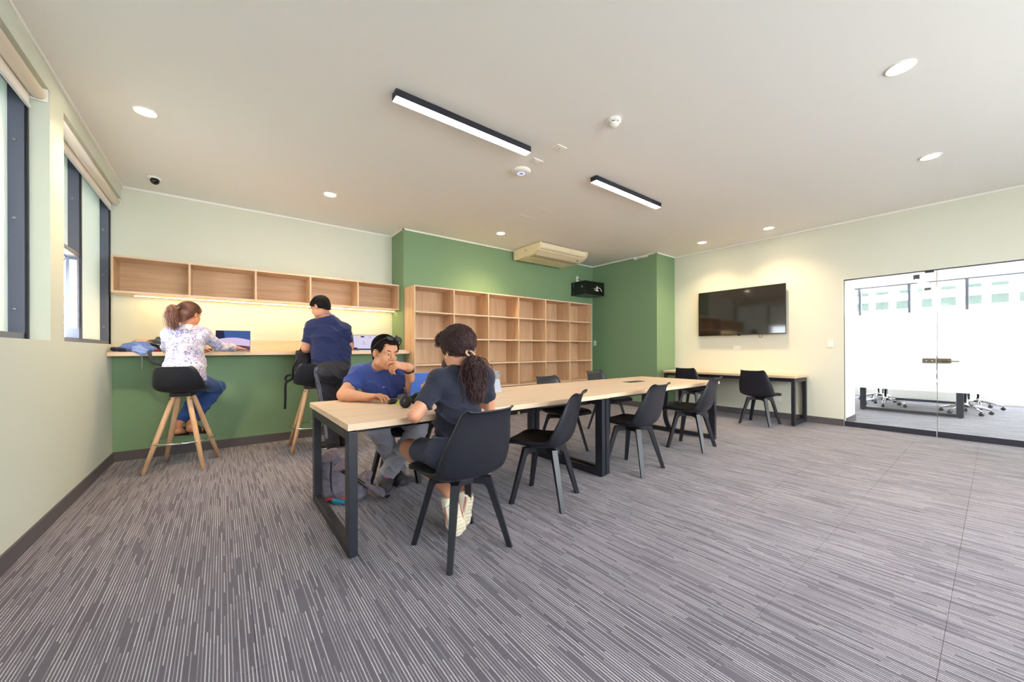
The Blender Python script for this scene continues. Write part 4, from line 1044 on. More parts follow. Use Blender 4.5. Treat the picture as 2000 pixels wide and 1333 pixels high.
leg(F, J, g, 'R', .018, 1, 1.1, True, .03); leg(F, J, g, 'L', .018, 1, 1.12, True, .036, .010)
fobj('trousers', F, pant, pa, .0055, disp=wrinkle(.008, 60, .4, (.3, .3, 1)))
boot = mat('boot_suede', srgb(66, 62, 70), .8, noise=(60, .2)); bsole = mat('boot_sole', srgb(72, 74, 80), .8); lace = mat('pink_lace', srgb(214, 70, 100), .7)
shoe(pa, J['anL'], (1.135, 3.205, 0), (1.0, 2.975, 0), (0, 0, 1), boot, bsole, lace, w=1.15, col=1.5)
shoe(pa, J['anR'], (1.235, 3.31, 0), (1.20, 3.03, 0), (0, 0, 1), boot, bsole, None, w=1.15, col=1.5)
hairA = mat('black_hair', srgb(24, 19, 19), .8, spec=.18)
def exA(F):
    for i in range(9):
        a = (i - 4) * .014; F.rc(hA.p(a, .045, .112), hA.p(a * 1.2, .078 - abs(a) * .4, .100), .014, .009, .012)
hr_ = cap_hair('hair', hA, hairA, pa, .010, .86, .0, .0015, 34, hl=HL)
fuzz(hr_, hA, hairA, 4500, .0105, .86, .0, .018, .0010, (0, .3, .35), .4, 5, .35, HL)
for a in (-1, 1):
    mb = MB().use(0).sphere(tuple(hA.p(a * .032, .0815, .003)), .0122 * hA.s, 16, 12)
    gz = nrm(hA.f * .85 + hA.l * .15 * 1 - hA.u * .35); c = hA.p(a * .032, .0815, .003) + gz * .0085 * hA.s
    mb.use(1).sphere(tuple(c), .0068 * hA.s, 12, 8)
    mb.build('eye', [mat('eye_white', srgb(232, 222, 214), .3), mat('eye_dark', srgb(38, 24, 18), .2)], pa)
    lid = Field(); lid.rc(hA.p(a * .016, .0905, .0085), hA.p(a * .034, .0945, .0102), .0048, .0056, .004); lid.rc(hA.p(a * .034, .0945, .0102), hA.p(a * .05, .082, .006), .0056, .0046, .004)
    fobj('eyelid', lid, skA, pa, .0022)
    br = Field(); br.rc(hA.p(a * .016, .0965, .0255), hA.p(a * .034, .0945, .029), .0030, .0034, .005); br.rc(hA.p(a * .034, .0945, .029), hA.p(a * .05, .082, .025), .0032, .002, .005)
    fobj('eyebrow', br, hairA, pa, .0022)
lp = Field(); lp.rc(hA.p(-.022, .092, -.067), hA.p(0, .1005, -.064), .0038, .0055, .004); lp.rc(hA.p(.022, .092, -.067), hA.p(0, .1005, -.064), .0038, .0055, .004); lp.rc(hA.p(-.016, .093, -.078), hA.p(.016, .093, -.078), .006, .006, .004)
fobj('lips', lp, skin('lips_tan', srgb(190, 116, 96)), pa, .0024)
# sunglasses pushed up on the hair
gl = mat('glasses_black', srgb(20, 20, 22), .2); gt = None
mb = MB(); ln = MB()
for a in (-1, 1):
    c = hA.p(a * .034, .089, .119); ex, ey = hA.l, nrm(hA.u * .66 - hA.f * .75); no = np.cross(ex, ey)
    if no @ hA.f < 0: no = -no
    rim = [c + ex * .029 * math.copysign(abs(math.cos(t)) ** .7, math.cos(t)) + ey * .020 * math.copysign(abs(math.sin(t)) ** .7, math.sin(t)) for t in np.linspace(0, 2 * math.pi, 29)[:-1]]
    mb.tube(rim, .0032, 6, closed=True); ln.add([c + no * .001] + rim, [(0, i + 1, (i + 1) % 28 + 1) for i in range(28)])
    mb.tube([hA.p(a * .063, .085, .120), hA.p(a * .086, .06, .098), hA.p(a * .0975, .015, .05), hA.p(a * .094, -.02, .012)], .0036, 6)
mb.tube([hA.p(-.008, .093, .122), hA.p(0, .095, .126), hA.p(.008, .093, .122)], .003, 6)
gt = mb.build('sunglasses', gl, pa); ln.build('lens', mat('lens_smoke', srgb(40, 42, 46), .08, spec=.9), gt)
# watch
wd = nrm(A3(*J['elL']) - A3(*J['wrL'])); wc = A3(*J['wrL']) + wd * .035
s1 = nrm(np.cross(wd, (0, 1, .2))); s2 = np.cross(wd, s1)
wt = MB().tube([wc + .033 * (math.cos(t) * s1 + math.sin(t) * s2) for t in np.linspace(0, 2 * math.pi, 33)[:-1]], .011, 8, closed=True, up=tuple(wd), ell=(.4, 1.15)).build('watch', blackp, pa)
wn = A3(.35, -.85, .35); wn = nrm(wn - wd * (wn @ wd)); F = Field(); F.rc(wc + wn * .03, wc + wn * .042, .021, .0195, .004, cap=(1, 1)); fobj('watch_case', F, blackm, wt, .0028)

# ---------------------------------------------------------------- woman with the ponytail, seen from behind
pb = person('seated woman in a black t-shirt seen from behind, with a long dark curly ponytail', (1.12, 1.98, 0))
skB = skin('skin_peach', srgb(214, 152, 122))
J = dict(pel=(1.13, 1.985, .545), chest=(1.175, 2.065, .875), neck=(1.185, 2.085, 1.03), shL=(1.042, 2.075, .965), shR=(1.352, 2.05, .975), elL=(.868, 2.03, .775), wrL=(1.035, 2.225, .86), elR=(1.44, 2.12, .765), wrR=(1.33, 2.37, .79),
         hipL=(1.03, 2.0, .53), hipR=(1.225, 2.0, .53), knL=(.985, 2.40, .495), knR=(1.29, 2.42, .50), anL=(1.105, 2.06, .265), anR=(1.25, 2.15, .215))
g = dict(hip=.112, waist=.084, chest=.094, hr=1.45, cr=1.4, sh=.05, ua=.041, fa=.036, wr=.024, thigh=.08, knee=.056, calf=.052, ankle=.034, bust=True)
hB = Head((1.19, 2.115, 1.155), (-.12, .97, -.18), (0, 0, 1), .98)
F = Field(); torso(F, J, g); arm(F, J, g, 'L'); arm(F, J, g, 'R'); leg(F, J, g, 'L', cap=False); leg(F, J, g, 'R', cap=False); head(F, hB, J['neck'], .05)
hand(F, J['wrL'], (.02, .08, .10), (-.6, -.5, .5), True, (.4, .6, .4), .92); hand(F, J['wrR'], (-.08, .13, 0), (0, 0, 1), False, (.3, .4, .3), .92)
F.rc(J['anL'], (1.135, 2.045, .11), .034, .03, .02); F.rc(J['anR'], (1.25, 2.12, .10), .034, .03, .02)
fobj('body', F, skB, pb, .006, {0: [(1.0, 1.25, .0042)], 1: [(2.2, 2.4, .004)], 2: [(1.0, 1.28, .0042)]})
navy = cloth('black_navy_cotton', srgb(40, 42, 58), noise=(50, .08))
F = Field(); torso(F, J, g, .010, True); arm(F, J, g, 'L', .012, .72, False, True); arm(F, J, g, 'R', .012, .74, False, True)
def wr2(X, Y, Z): return wrinkle(.010, 60, 2.2, (.25, .1, 1))(X, Y, Z) * np.clip((.93 - Z) / .15, .15, 1.2)
shB = fobj('t_shirt', F, navy, pb, .0058, disp=wr2)
denim = cloth('dark_denim', srgb(62, 66, 88), noise=(160, .25))
F = Field(); F.rc(A3(*J['pel']) - A3(0, 0, .02), A3(*J['pel']) + A3(.005, .01, .09), .123, .118, .04, side=(1, 0, 0), ratio=1.45, cap=(0, 1)); leg(F, J, g, 'L', .014, .66, cap=True); leg(F, J, g, 'R', .014, .66, cap=True)
so = fobj('denim_shorts', F, denim, pb, .006, disp=wrinkle(.004, 70, .7, (1, .3, .3)))
mb = MB()
for S in 'LR':
    hp, kn = A3(*J['hip' + S]), A3(*J['kn' + S]); d = nrm(kn - hp); c = lerp(hp, kn, .655); s1 = nrm(np.cross(d, (0, 0, 1))); s2 = np.cross(d, s1); rr = .08 + (.056 - .08) * .66 + .013
    for k in range(70):
        a = 2 * math.pi * k / 70; q = c + rr * (math.cos(a) * s1 + math.sin(a) * s2); mb.tube([q, q + d * random.uniform(.008, .02) + (math.cos(a) * s1 + math.sin(a) * s2) * random.uniform(-.002, .004)], .0009, 3)
fr = mb.build('frayed_hem', mat('fray', srgb(150, 152, 170), .9), so); fr['kind'] = 'stuff'
snk = mat('sneaker_white', srgb(226, 218, 200), .7, noise=(40, .06)); sns = mat('sneaker_sole', srgb(222, 212, 188), .65, noise=(30, .08), bump=(160, .4)); red = mat('red_stripe', srgb(196, 70, 74), .6)
for an, heel, toe, up in ((J['anL'], (1.085, 2.005, .245), (1.135, 1.985, .012), (.12, .98, .2)), (J['anR'], (1.285, 2.085, .225), (1.225, 2.06, .012), (-.45, .88, .1))):
    o = shoe(pb, an, heel, toe, up, snk, sns, w=1.25, tread=mat('sole_rib', srgb(198, 186, 160), .7))
    h_, t_ = A3(*heel), A3(*toe); t = nrm(t_ - h_); u = A3(*up); u = nrm(u - t * (u @ t)); sd = np.cross(t, u)
    for s_ in (-1, 1): MB().tube([h_ + t * .03 + u * .02 + sd * s_ * .046, h_ + t * .1 + u * .02 + sd * s_ * .050, h_ + t * .19 + u * .02 + sd * s_ * .052], .0022, 6).build('red_stripe', red, o)
# hair
hm = mat('dark_brown_hair', srgb(72, 50, 50), .5, spec=.35, noise=(90, .4)); S = hB.s
F = Field(); F.el(hB.p(0, -.018, .045), A3(.090, .108, .096), hB.R, .01); F.el(hB.p(.0, .058, .085), A3(.075, .058, .045), hB.R, .03); F.el(hB.p(.048, .088, .064), A3(.032, .034, .026), hB.R, .02)
F.rc(hB.p(0, -.07, -.005), hB.p(0, -.098, -.045), .052, .018, .03)
def hcut(X, Y, Z):
    a, b, c = hB.loc(X, Y, Z); return -(c - .5 * b - .0 - .12 * np.clip(-b, 0, 1)) / 1.15
def hcut2(X, Y, Z):
    a, b, c = hB.loc(X, Y, Z); q = np.sqrt(((b - .02) / .045) ** 2 + ((c + .02) / .05) ** 2); return np.where(np.abs(a) > .05, (1 - q) * .04, -1.)
def hd(X, Y, Z): return .005 * (np.sin(X * 150 + 3 * np.sin(Z * 60)) * np.sin(Z * 130 + 2 * np.sin(Y * 70)) + .6 * np.sin(Y * 180 + 4 * np.sin(X * 50)))
hb = fobj('hair', F, hm, pb, .0045, cuts=[hcut, hcut2], disp=hd)
rng = np.random.RandomState(3)
tie = hB.p(-.005, -.122, -.052)
rB = np.random.RandomState(3); CB = hB.p(0, -.018, .045); axB = A3(.095, .112, .100)
td = hB.R.T @ (tie - CB); td = nrm(td / axB)
N = 3600; dv = rB.normal(0, 1, (N * 2, 3)); dv /= np.linalg.norm(dv, axis=1, keepdims=True)
ok = (dv[:, 2] > .30 * dv[:, 1] - .12) & (dv[:, 1] > -.75) & ~((np.abs(dv[:, 0]) > .55) & (dv[:, 2] < .12) & (dv[:, 1] > -.1)); dv = dv[ok][:N]; N = len(dv)
ph = rB.uniform(0, 6.28, (N, 3)); amp = rB.uniform(.3, 1, (N, 1)); rad = rB.uniform(.975, 1.12, (N, 1)); fr = rB.uniform(10, 20, (N, 1)); K = []
for t in np.linspace(0, 1, 18):
    q = dv * (1 - t) + td * t; q /= np.linalg.norm(q, axis=1, keepdims=True) + 1e-9
    q = q * axB * (rad - .16 * t ** 4) + np.sin(ph + t * fr) * amp * .009 * min(1, 6 * (1 - t)); K.append(CB + q @ hB.R.T)
strand_mesh('hair_strands', np.array(K), [.0006] + [.0014] * 16 + [.0009], hm, hb)
N = 260; s0 = np.stack([rB.uniform(-.05, .06, N), rB.uniform(.03, .075, N), rB.uniform(.12, .135, N)], 1); s1_ = np.stack([rB.uniform(.03, .085, N), rB.uniform(.09, .135, N), rB.uniform(.03, .085, N)], 1); K = []
ph = rB.uniform(0, 6.28, (N, 3))
for t in np.linspace(0, 1, 14): K.append(hB.C + ((s0 * (1 - t) + s1_ * t + A3(0, .02, .012) * math.sin(math.pi * t) + np.sin(ph + t * 12) * .006) * hB.s) @ hB.R.T)
strand_mesh('fringe_strands', np.array(K), [.0008] + [.0015] * 12 + [.0006], hm, hb)
N = 2400; ox = rB.normal(0, .033, (N, 1)); oy = rB.normal(0, .022, (N, 1)); LL = .31 * rB.uniform(.6, 1.05, (N, 1)); ph = rB.uniform(0, 6.28, (N, 2)); cy_ = rB.uniform(2.2, 4.5, (N, 1)); R_ = rB.uniform(.3, 1, (N, 1)) * .010; K = []
for t in np.linspace(0, 1, 26):
    sp = math.sin(math.pi * min(t * 1.15, .72)); k4 = min(1, t * 4)
    K.append(tie + hB.l * (ox * sp - .012 * t + R_ * np.sin(ph[:, :1] + cy_ * 6.28 * t) * k4) + hB.f * (oy * sp - .045 * math.sin(min(t, .5) * math.pi) * (1 - t * .3) + R_ * np.cos(ph[:, 1:] + cy_ * 6.28 * t) * k4) + A3(0, 0, -1) * LL * t)
strand_mesh('ponytail_strands', np.array(K), [.0008] + [.0016] * 23 + [.001, .0004], hm, hb)
Ft = Field(); Ft.rc(tie + A3(.002, -.02, -.03), tie + A3(.004, -.032, -.06), .014, .032, .03); Ft.rc(tie + A3(.004, -.032, -.06), tie + A3(.012, -.028, -.18), .038, .038, .03); Ft.rc(tie + A3(.012, -.028, -.18), tie + A3(.014, -.02, -.25), .034, .012, .03)
fobj('ponytail', Ft, hm, pb, .005, disp=lambda X, Y, Z: .006 * (np.sin(X * 140 + 3 * np.sin(Z * 55)) + np.sin(Y * 120 + 3 * np.sin(Z * 70 + 1)) * .7 + .5 * np.sin(Z * 110 + X * 90)))
MB().tube([tie + .026 * (math.cos(t) * hB.l + math.sin(t) * nrm(hB.u * .8 + hB.f * .5)) for t in np.linspace(0, 2 * math.pi, 25)[:-1]], .007, 8, closed=True).build('hair_tie', mat('beige_band', srgb(206, 168, 140), .7), pb)
MB().tube([hB.p(.085, .0, -.045) + .011 * (math.cos(t) * hB.f + math.sin(t) * hB.u) for t in np.linspace(0, 2 * math.pi, 21)[:-1]], .0024, 6, closed=True).build('earring', mat('gold', (.85, .6, .22, 1), .25, 1.0), pb)

# ---------------------------------------------------------------- standing man at the counter
pc_ = person('standing man in a navy t-shirt and black track trousers, back to the room', (1.06, 4.75, 0))
skC = skin('skin_medium', srgb(208, 148, 118))
J = dict(pel=(1.03, 4.80, .96), chest=(.99, 4.81, 1.31), neck=(.955, 4.795, 1.56), shL=(.832, 4.875, 1.415), shR=(1.135, 4.735, 1.405), elL=(.775, 4.95, 1.18), wrL=(.82, 5.16, 1.13), elR=(1.215, 4.80, 1.19), wrR=(1.10, 5.06, 1.15),
         hipL=(.945, 4.83, .90), hipR=(1.115, 4.765, .90), knL=(.985, 4.80, .47), knR=(1.145, 4.84, .47), anL=(1.005, 4.715, .085), anR=(1.16, 4.83, .085))
g = dict(hip=.135, waist=.14, chest=.128, hr=1.38, cr=1.32, sh=.062, ua=.052, fa=.043, wr=.029, thigh=.098, knee=.068, calf=.06, ankle=.042, belly=.03)
hC = Head((.90, 4.79, 1.655), (-.62, .74, -.34), (0, 0, 1), 1.02)
F = Field(); torso(F, J, g); arm(F, J, g, 'L'); arm(F, J, g, 'R'); leg(F, J, g, 'L', cap=False); leg(F, J, g, 'R', cap=False); head(F, hC, J['neck'], .06)
hand(F, J['wrL'], (.02, .1, -.09), (-.6, .3, .4), True, (.4, .6, .4)); hand(F, J['wrR'], (-.09, .1, -.05), (.5, .3, .6), False, (.4, .6, .4))
F.rc(A3(*J['anL']) * A3(1, 1, .65), (.94, 4.80, .05), .03, .024, .02); F.rc(A3(*J['anR']) * A3(1, 1, .65), (1.12, 4.93, .05), .03, .024, .02)
fobj('body', F, skC, pc_, .0068, {2: [(1.53, 1.8, .0045)]})
navyC = cloth('navy_cotton', srgb(34, 42, 82), noise=(40, .06))
F = Field(); torso(F, J, g, .012, True); arm(F, J, g, 'L', .014, .7, False, True); arm(F, J, g, 'R', .014, .72, False, True)
shC = fobj('t_shirt', F, navyC, pc_, .0065, disp=wrinkle(.010, 40, .9, (.3, .2, 1)))
trk = mat('black_track_fabric', srgb(34, 33, 42), .6, spec=.35, sheen=.1, bump=(500, .1))
F = Field(); F.rc(A3(*J['pel']) + A3(0, 0, -.05), A3(*J['pel']) + A3(0, 0, .07), .15, .146, .05, side=(.92, -.38, 0), ratio=1.36, cap=(0, 1)); F.el(A3(*J['pel']) + A3(-.02, -.09, -.07), (.16, .10, .11), None, .06)
leg(F, J, g, 'L', .02, 1, 1.08, True, .03); leg(F, J, g, 'R', .02, 1, 1.08, True, .03, .015)
trO = fobj('track_trousers', F, trk, pc_, .007, disp=wrinkle(.009, 44, 1.9, (.4, .3, .8)))
# three side stripes, laid on the trouser surface
Lm = trO.data; co = np.zeros(len(Lm.vertices) * 3); Lm.vertices.foreach_get('co', co); co = co.reshape(-1, 3)
view = nrm(A3(-.80, -.60, 0))
for k in (-1, 0, 1):
    pts = []
    for z in np.linspace(.96, .14, 34):
        c = lerp(J['hipL'], J['knL'], min(1, max(0, (.90 - z) / .43))) if z > .47 else lerp(J['knL'], J['anL'], (.47 - z) / .385)
        d = nrm(view + np.cross((0, 0, 1.), view) * (.17 * k)); rel = co - np.array([c[0], c[1], z]); m_ = (np.abs(rel[:, 2]) < .006)
        ra = rel[m_]; 
        if len(ra) == 0: continue
        rr = np.hypot(ra[:, 0], ra[:, 1]); an = (ra[:, 0] * d[0] + ra[:, 1] * d[1]) / (rr + 1e-9); sel = an > .985
        if sel.any(): pts.append(np.array([c[0], c[1], z]) + d * (np.median(rr[sel]) + .003))
    P = np.array(pts); 
    for _ in range(2): P[1:-1] = (P[:-2] + P[1:-1] * 2 + P[2:]) / 4
    MB().tube(P, .0065, 8, up=tuple(d), ell=(1.0, .35)).build('stripe', mat('stripe_grey', srgb(112, 116, 134), .6), trO)
snC = mat('black_mesh_shoe', srgb(30, 30, 36), .7); soC = mat('white_foam_sole', srgb(228, 222, 212), .6)
shoe(pc_, J['anL'], (1.035, 4.665, 0), (.89, 4.90, 0), (0, 0, 1), snC, soC, w=1.1); shoe(pc_, J['anR'], (1.19, 4.785, 0), (1.07, 5.03, 0), (0, 0, 1), snC, soC, w=1.1)
fuzz(cap_hair('hair', hC, mat('black_hair'), pc_, .009, .62, -.012, .002, 30), hC, mat('black_hair'), 3000, .0105, .62, -.010, .02, .0010, (0, .2, -.3), .3, 8)
mb = MB()
for a in (-1, 1): mb.tube([hC.p(a * .034 + .024 * math.cos(t), .103, .004 + .017 * math.sin(t)) for t in np.linspace(0, 2 * math.pi, 21)[:-1]], .0017, 6, closed=True).tube([hC.p(a * .058, .102, .01), hC.p(a * .083, .04, .012), hC.p(a * .087, -.01, .006)], .0019, 6)
mb.tube([hC.p(-.011, .104, .008), hC.p(.011, .104, .008)], .0017, 6).build('glasses', mat('glasses_frame', srgb(70, 56, 46), .3), pc_)
nk = A3(*J['neck']); lay = [nk + A3(.0, .0, .0) + .084 * (math.cos(t) * nrm((.9, -.43, 0)) + math.sin(t) * nrm((-.43, -.9, 0))) + A3(0, 0, .018 * math.sin(t)) for t in np.linspace(-.5, math.pi + .5, 22)]
MB().tube(lay, .007, 8, up=(0, 0, 1), ell=(.35, 1)).build('lanyard', mat('lanyard_ribbon', srgb(150, 120, 170), .7), pc_)

# ---------------------------------------------------------------- woman on the bar stool
pd = person('woman in a white and violet floral blouse sitting on the bar stool', (-.3, 4.98, 0))
skD = skin('skin_warm', srgb(206, 140, 106))
J = dict(pel=(-.30, 5.0, .865), chest=(-.295, 5.045, 1.20), neck=(-.285, 5.045, 1.395), shL=(-.412, 5.035, 1.315), shR=(-.158, 5.06, 1.325), elL=(-.45, 5.27, 1.18), wrL=(-.22, 5.38, 1.17), elR=(-.035, 5.17, 1.205), wrR=(.135, 5.335, 1.178),
         hipL=(-.375, 5.02, .845), hipR=(-.225, 5.03, .845), knL=(-.20, 5.42, .70), knR=(-.045, 5.37, .74), anL=(-.365, 5.225, .375), anR=(-.265, 5.215, .38))
g = dict(hip=.108, waist=.092, chest=.09, hr=1.3, cr=1.32, sh=.046, ua=.042, fa=.038, wr=.026, thigh=.078, knee=.056, calf=.05, ankle=.034, bust=True, belly=.02)
hD = Head((-.268, 5.065, 1.525), (.62, .76, -.20), (0, 0, 1), .97)
F = Field(); torso(F, J, g); arm(F, J, g, 'L'); arm(F, J, g, 'R'); leg(F, J, g, 'L', cap=False); leg(F, J, g, 'R', cap=False); head(F, hD, J['neck'], .05)
hand(F, J['wrR'], (.13, .08, -.02), (0, 0, 1), False, (.25, .35, .25), .92); hand(F, J['wrL'], (.13, .05, -.01), (0, 0, 1), True, (.3, .4, .3), .92)
fet = (((-.385, 5.18, .285), (-.235, 5.33, .245)), ((-.285, 5.165, .29), (-.105, 5.27, .262)))
for (hl, to), S in zip(fet, 'LR'):
    hl, to = A3(*hl), A3(*to); t = nrm(to - hl); F.rc(J['an' + S], hl + t * .02 + A3(0, 0, .045), .034, .032, .02); F.rc(hl + t * .02 + A3(0, 0, .04), to - t * .05 + A3(0, 0, .03), .03, .024, .02, side=np.cross(t, (0, 0, 1)), ratio=1.25); F.rc(to - t * .05 + A3(0, 0, .03), to - t * .01 + A3(0, 0, .025), .022, .014, .015, side=np.cross(t, (0, 0, 1)), ratio=1.8)
fobj('body', F, skD, pd, .0065, {2: [(1.40, 1.66, .0045)]})
def floral():
    m = bpy.data.materials.new('floral_blouse'); m.use_nodes = True; nt = m.node_tree; b = nt.nodes['Principled BSDF']; b.inputs['Roughness'].default_value = .85; b.inputs['Specular IOR Level'].default_value = .2
    tc = nt.nodes.new('ShaderNodeTexCoord'); n = nt.nodes.new('ShaderNodeTexNoise'); n.inputs['Scale'].default_value = 17; n.inputs['Detail'].default_value = 2
    n2 = nt.nodes.new('ShaderNodeTexNoise'); n2.inputs['Scale'].default_value = 105; n2.inputs['Detail'].default_value = 3; n2.inputs['Distortion'].default_value = 1.2
    n3 = nt.nodes.new('ShaderNodeTexNoise'); n3.inputs['Scale'].default_value = 5
    for q in (n, n2, n3): nt.links.new(tc.outputs['Object'], q.inputs['Vector'])
    r1 = nt.nodes.new('ShaderNodeValToRGB'); r1.color_ramp.elements[0].position = .42; r1.color_ramp.elements[1].position = .52
    r2 = nt.nodes.new('ShaderNodeValToRGB'); r2.color_ramp.elements[0].position = .49; r2.color_ramp.elements[1].position = .54
    nt.links.new(n.outputs['Fac'], r1.inputs[0]); nt.links.new(n2.outputs['Fac'], r2.inputs[0])
    mu = nt.nodes.new('ShaderNodeMath'); mu.operation = 'MULTIPLY'; nt.links.new(r1.outputs[0], mu.inputs[0]); nt.links.new(r2.outputs[0], mu.inputs[1])
    cr = nt.nodes.new('ShaderNodeValToRGB'); cr.color_ramp.elements[0].color = srgb(112, 104, 176); cr.color_ramp.elements[1].color = srgb(128, 102, 138); cr.color_ramp.elements[0].position = .45; cr.color_ramp.elements[1].position = .6
    nt.links.new(n3.outputs['Fac'], cr.inputs[0])
    mx = nt.nodes.new('ShaderNodeMix'); mx.data_type = 'RGBA'; mx.inputs['A'].default_value = srgb(216, 211, 222); nt.links.new(mu.outputs[0], mx.inputs['Factor']); nt.links.new(cr.outputs[0], mx.inputs['B'])
    nt.links.new(mx.outputs['Result'], b.inputs['Base Color']); return m
F = Field(); torso(F, J, g, .016, True); arm(F, J, g, 'L', .014); arm(F, J, g, 'R', .014); F.rc(A3(*J['neck']) - A3(0, 0, .04), A3(*J['neck']) + A3(.005, .004, .022), .068, .058, .02, cap=(0, 1)); F.rc(A3(*J['pel']) + A3(0, 0, -.02), A3(*J['pel']) + A3(0, 0, .1), .128, .116, .04, side=(1, .05, 0), ratio=1.3, cap=(1, 0))
def cutw(X, Y, Z):
    d = np.full_like(X, -1.)
    for S in 'LR':
        w = A3(*J['wr' + S]); e_ = A3(*J['el' + S]); dd = nrm(w - e_); c = lerp(e_, w, .82); t = (X - c[0]) * dd[0] + (Y - c[1]) * dd[1] + (Z - c[2]) * dd[2]
        near = (X - w[0]) ** 2 + (Y - w[1]) ** 2 + (Z - w[2]) ** 2 < .012; d = np.maximum(d, np.where(near, t, -1.))
    return d
fobj('blouse', F, floral(), pd, .0062, cuts=[cutw], disp=wrinkle(.007, 40, 3.1, (.4, .1, 1)))
jean = cloth('blue_jeans', srgb(44, 72, 128), noise=(120, .3))
F = Field(); F.rc(A3(*J['pel']) + A3(0, 0, -.03), A3(*J['pel']) + A3(0, 0, .05), .116, .112, .04, side=(1, 0, 0), ratio=1.35); leg(F, J, g, 'L', .012, 1, .9, True, .014); leg(F, J, g, 'R', .012, 1, .88, True, .014)
fobj('jeans', F, jean, pd, .0065, disp=wrinkle(.006, 60, .2, (.3, .6, .8)))
san = mat('black_sandal', srgb(26, 24, 26), .6)
for hl, to in fet:
    hl, to = A3(*hl), A3(*to); t = nrm(to - hl); sd = np.cross(t, (0, 0, 1.)); G = Field()
    G.rc(hl + t * .03 + A3(0, 0, .002), to - t * .02 + A3(0, 0, .002), .012, .012, .01, side=sd, ratio=3.2)
    o = fobj('sandal', G, san, pd, .0045)
    for q, hh in ((.42, .075), (.66, .06)):
        c = hl + t * np.linalg.norm(to - hl) * q; MB().tube([c + sd * .042 + A3(0, 0, .0), c + sd * .034 + A3(0, 0, hh * .7), c + A3(0, 0, hh), c - sd * .034 + A3(0, 0, hh * .7), c - sd * .042], .011, 8, up=tuple(t), ell=(.5, 1.6)).build('strap', san, o)
hmD = mat('brown_hair', srgb(104, 66, 54), .45, spec=.5, noise=(60, .3))
hd_ = cap_hair('hair', hD, hmD, pd, .012, 1.0, -.02, .0012, 70, lambda F: F.rc(hD.p(0, -.08, .04), hD.p(0, -.112, .03), .05, .02, .03).rc(hD.p(0, -.066, -.03), hD.p(0, -.062, -.10), .052, .036, .03))
fuzz(hd_, hD, hmD, 4500, .0135, 1.0, -.015, .06, .0009, (0, -1, .05), .1, 4, .06)
tieD = hD.p(.0, -.13, .03); Ft = Field(); tl = A3(-.02, -.035, -.03)
Ft.rc(tieD, tieD + A3(-.045, -.02, -.02), .018, .036, .02); Ft.rc(tieD + A3(-.045, -.02, -.02), tieD + A3(-.05, -.03, -.11), .038, .032, .03); Ft.rc(tieD + A3(-.05, -.03, -.11), tieD + A3(-.03, -.04, -.20), .03, .006, .03)
fobj('ponytail', Ft, mat('auburn_ends', srgb(122, 80, 66), .45, spec=.5, noise=(70, .3)), pd, .0045, disp=lambda X, Y, Z: .004 * (np.sin(X * 210 + 2 * np.sin(Z * 60)) + .7 * np.sin(Y * 190 + Z * 30)))
rgD = np.random.RandomState(11); N = 900; o3 = rgD.normal(0, .0115, (N, 3)); e3 = rgD.uniform(0, 1, (N, 1)); kp = [np.zeros((N, 3)) + tieD, tieD + A3(-.038, -.018, .0) + o3, tieD + A3(-.052, -.028, -.05) + o3 * 1.6, tieD + A3(-.05, -.035, -.11) + o3 * 1.7, tieD + A3(-.038, -.04, -.15) + o3 * 1.6 - A3(0, 0, .06) * e3]
K = spline(np.array(kp), 16); phD = rgD.uniform(0, 6.28, (N, 3)); K = K + np.sin(phD[None] + np.linspace(0, 14, 16)[:, None, None]) * .003
strand_mesh('ponytail_strands', K, [.0008] + [.0013] * 13 + [.0009, .0004], mat('auburn_ends'), pd)
MB().tube([tieD + .022 * (math.cos(t) * hD.l + math.sin(t) * hD.u) for t in np.linspace(0, 2 * math.pi, 21)[:-1]], .006, 8, closed=True).build('hair_tie', blackc, pd)
MB().sphere(tuple(hD.p(-.088, .0, -.045)), .005, 10, 8).build('earring', mat('gold'), pd)

# ---------------------------------------------------------------- person bent over the table, hidden behind the ponytail woman
pe_ = person('dark-haired person bent over the table, mostly hidden behind the woman with the ponytail', (1.80, 3.4, 0))
J = dict(pel=(1.80, 3.42, .545), chest=(1.74, 3.27, .80), neck=(1.70, 3.17, .88), shL=(1.88, 3.16, .865), shR=(1.60, 3.19, .888), elL=(1.98, 3.02, .79), wrL=(1.87, 2.98, .785), elR=(1.50, 3.04, .79), wrR=(1.66, 2.95, .785),
         hipL=(1.89, 3.41, .53), hipR=(1.71, 3.41, .53), knL=(1.92, 2.98, .50), knR=(1.70, 2.98, .50), anL=(1.92, 3.05, .10), anR=(1.70, 3.05, .10))
g = dict(hip=.11, waist=.10, chest=.098, hr=1.42, cr=1.4, sh=.05, ua=.043, fa=.038, wr=.027, thigh=.075, knee=.056, calf=.05, ankle=.036)
hE = Head((1.685, 3.105, .965), (-.1, -.80, -.65), (0, -.5, 1), 1.0)
F = Field(); torso(F, J, g); arm(F, J, g, 'L'); arm(F, J, g, 'R'); leg(F, J, g, 'L', cap=False); leg(F, J, g, 'R', cap=False); head(F, hE, J['neck'], .05)
hand(F, J['wrL'], (-.1, -.02, 0), (0, 0, 1), True, (.3, .4, .3), .95); hand(F, J['wrR'], (.1, -.03, 0), (0, 0, 1), False, (.3, .4, .3), .95)
fobj('body', F, skA, pe_, .0075)
gs = cloth('green_cotton', srgb(92, 176, 122)); F = Field(); torso(F, J, g, .012, True); arm(F, J, g, 'L', .012, .7, False, True); arm(F, J, g, 'R', .012, .7, False, True); fobj('t_shirt', F, gs, pe_, .0075, disp=wrinkle(.004, 30, .5))
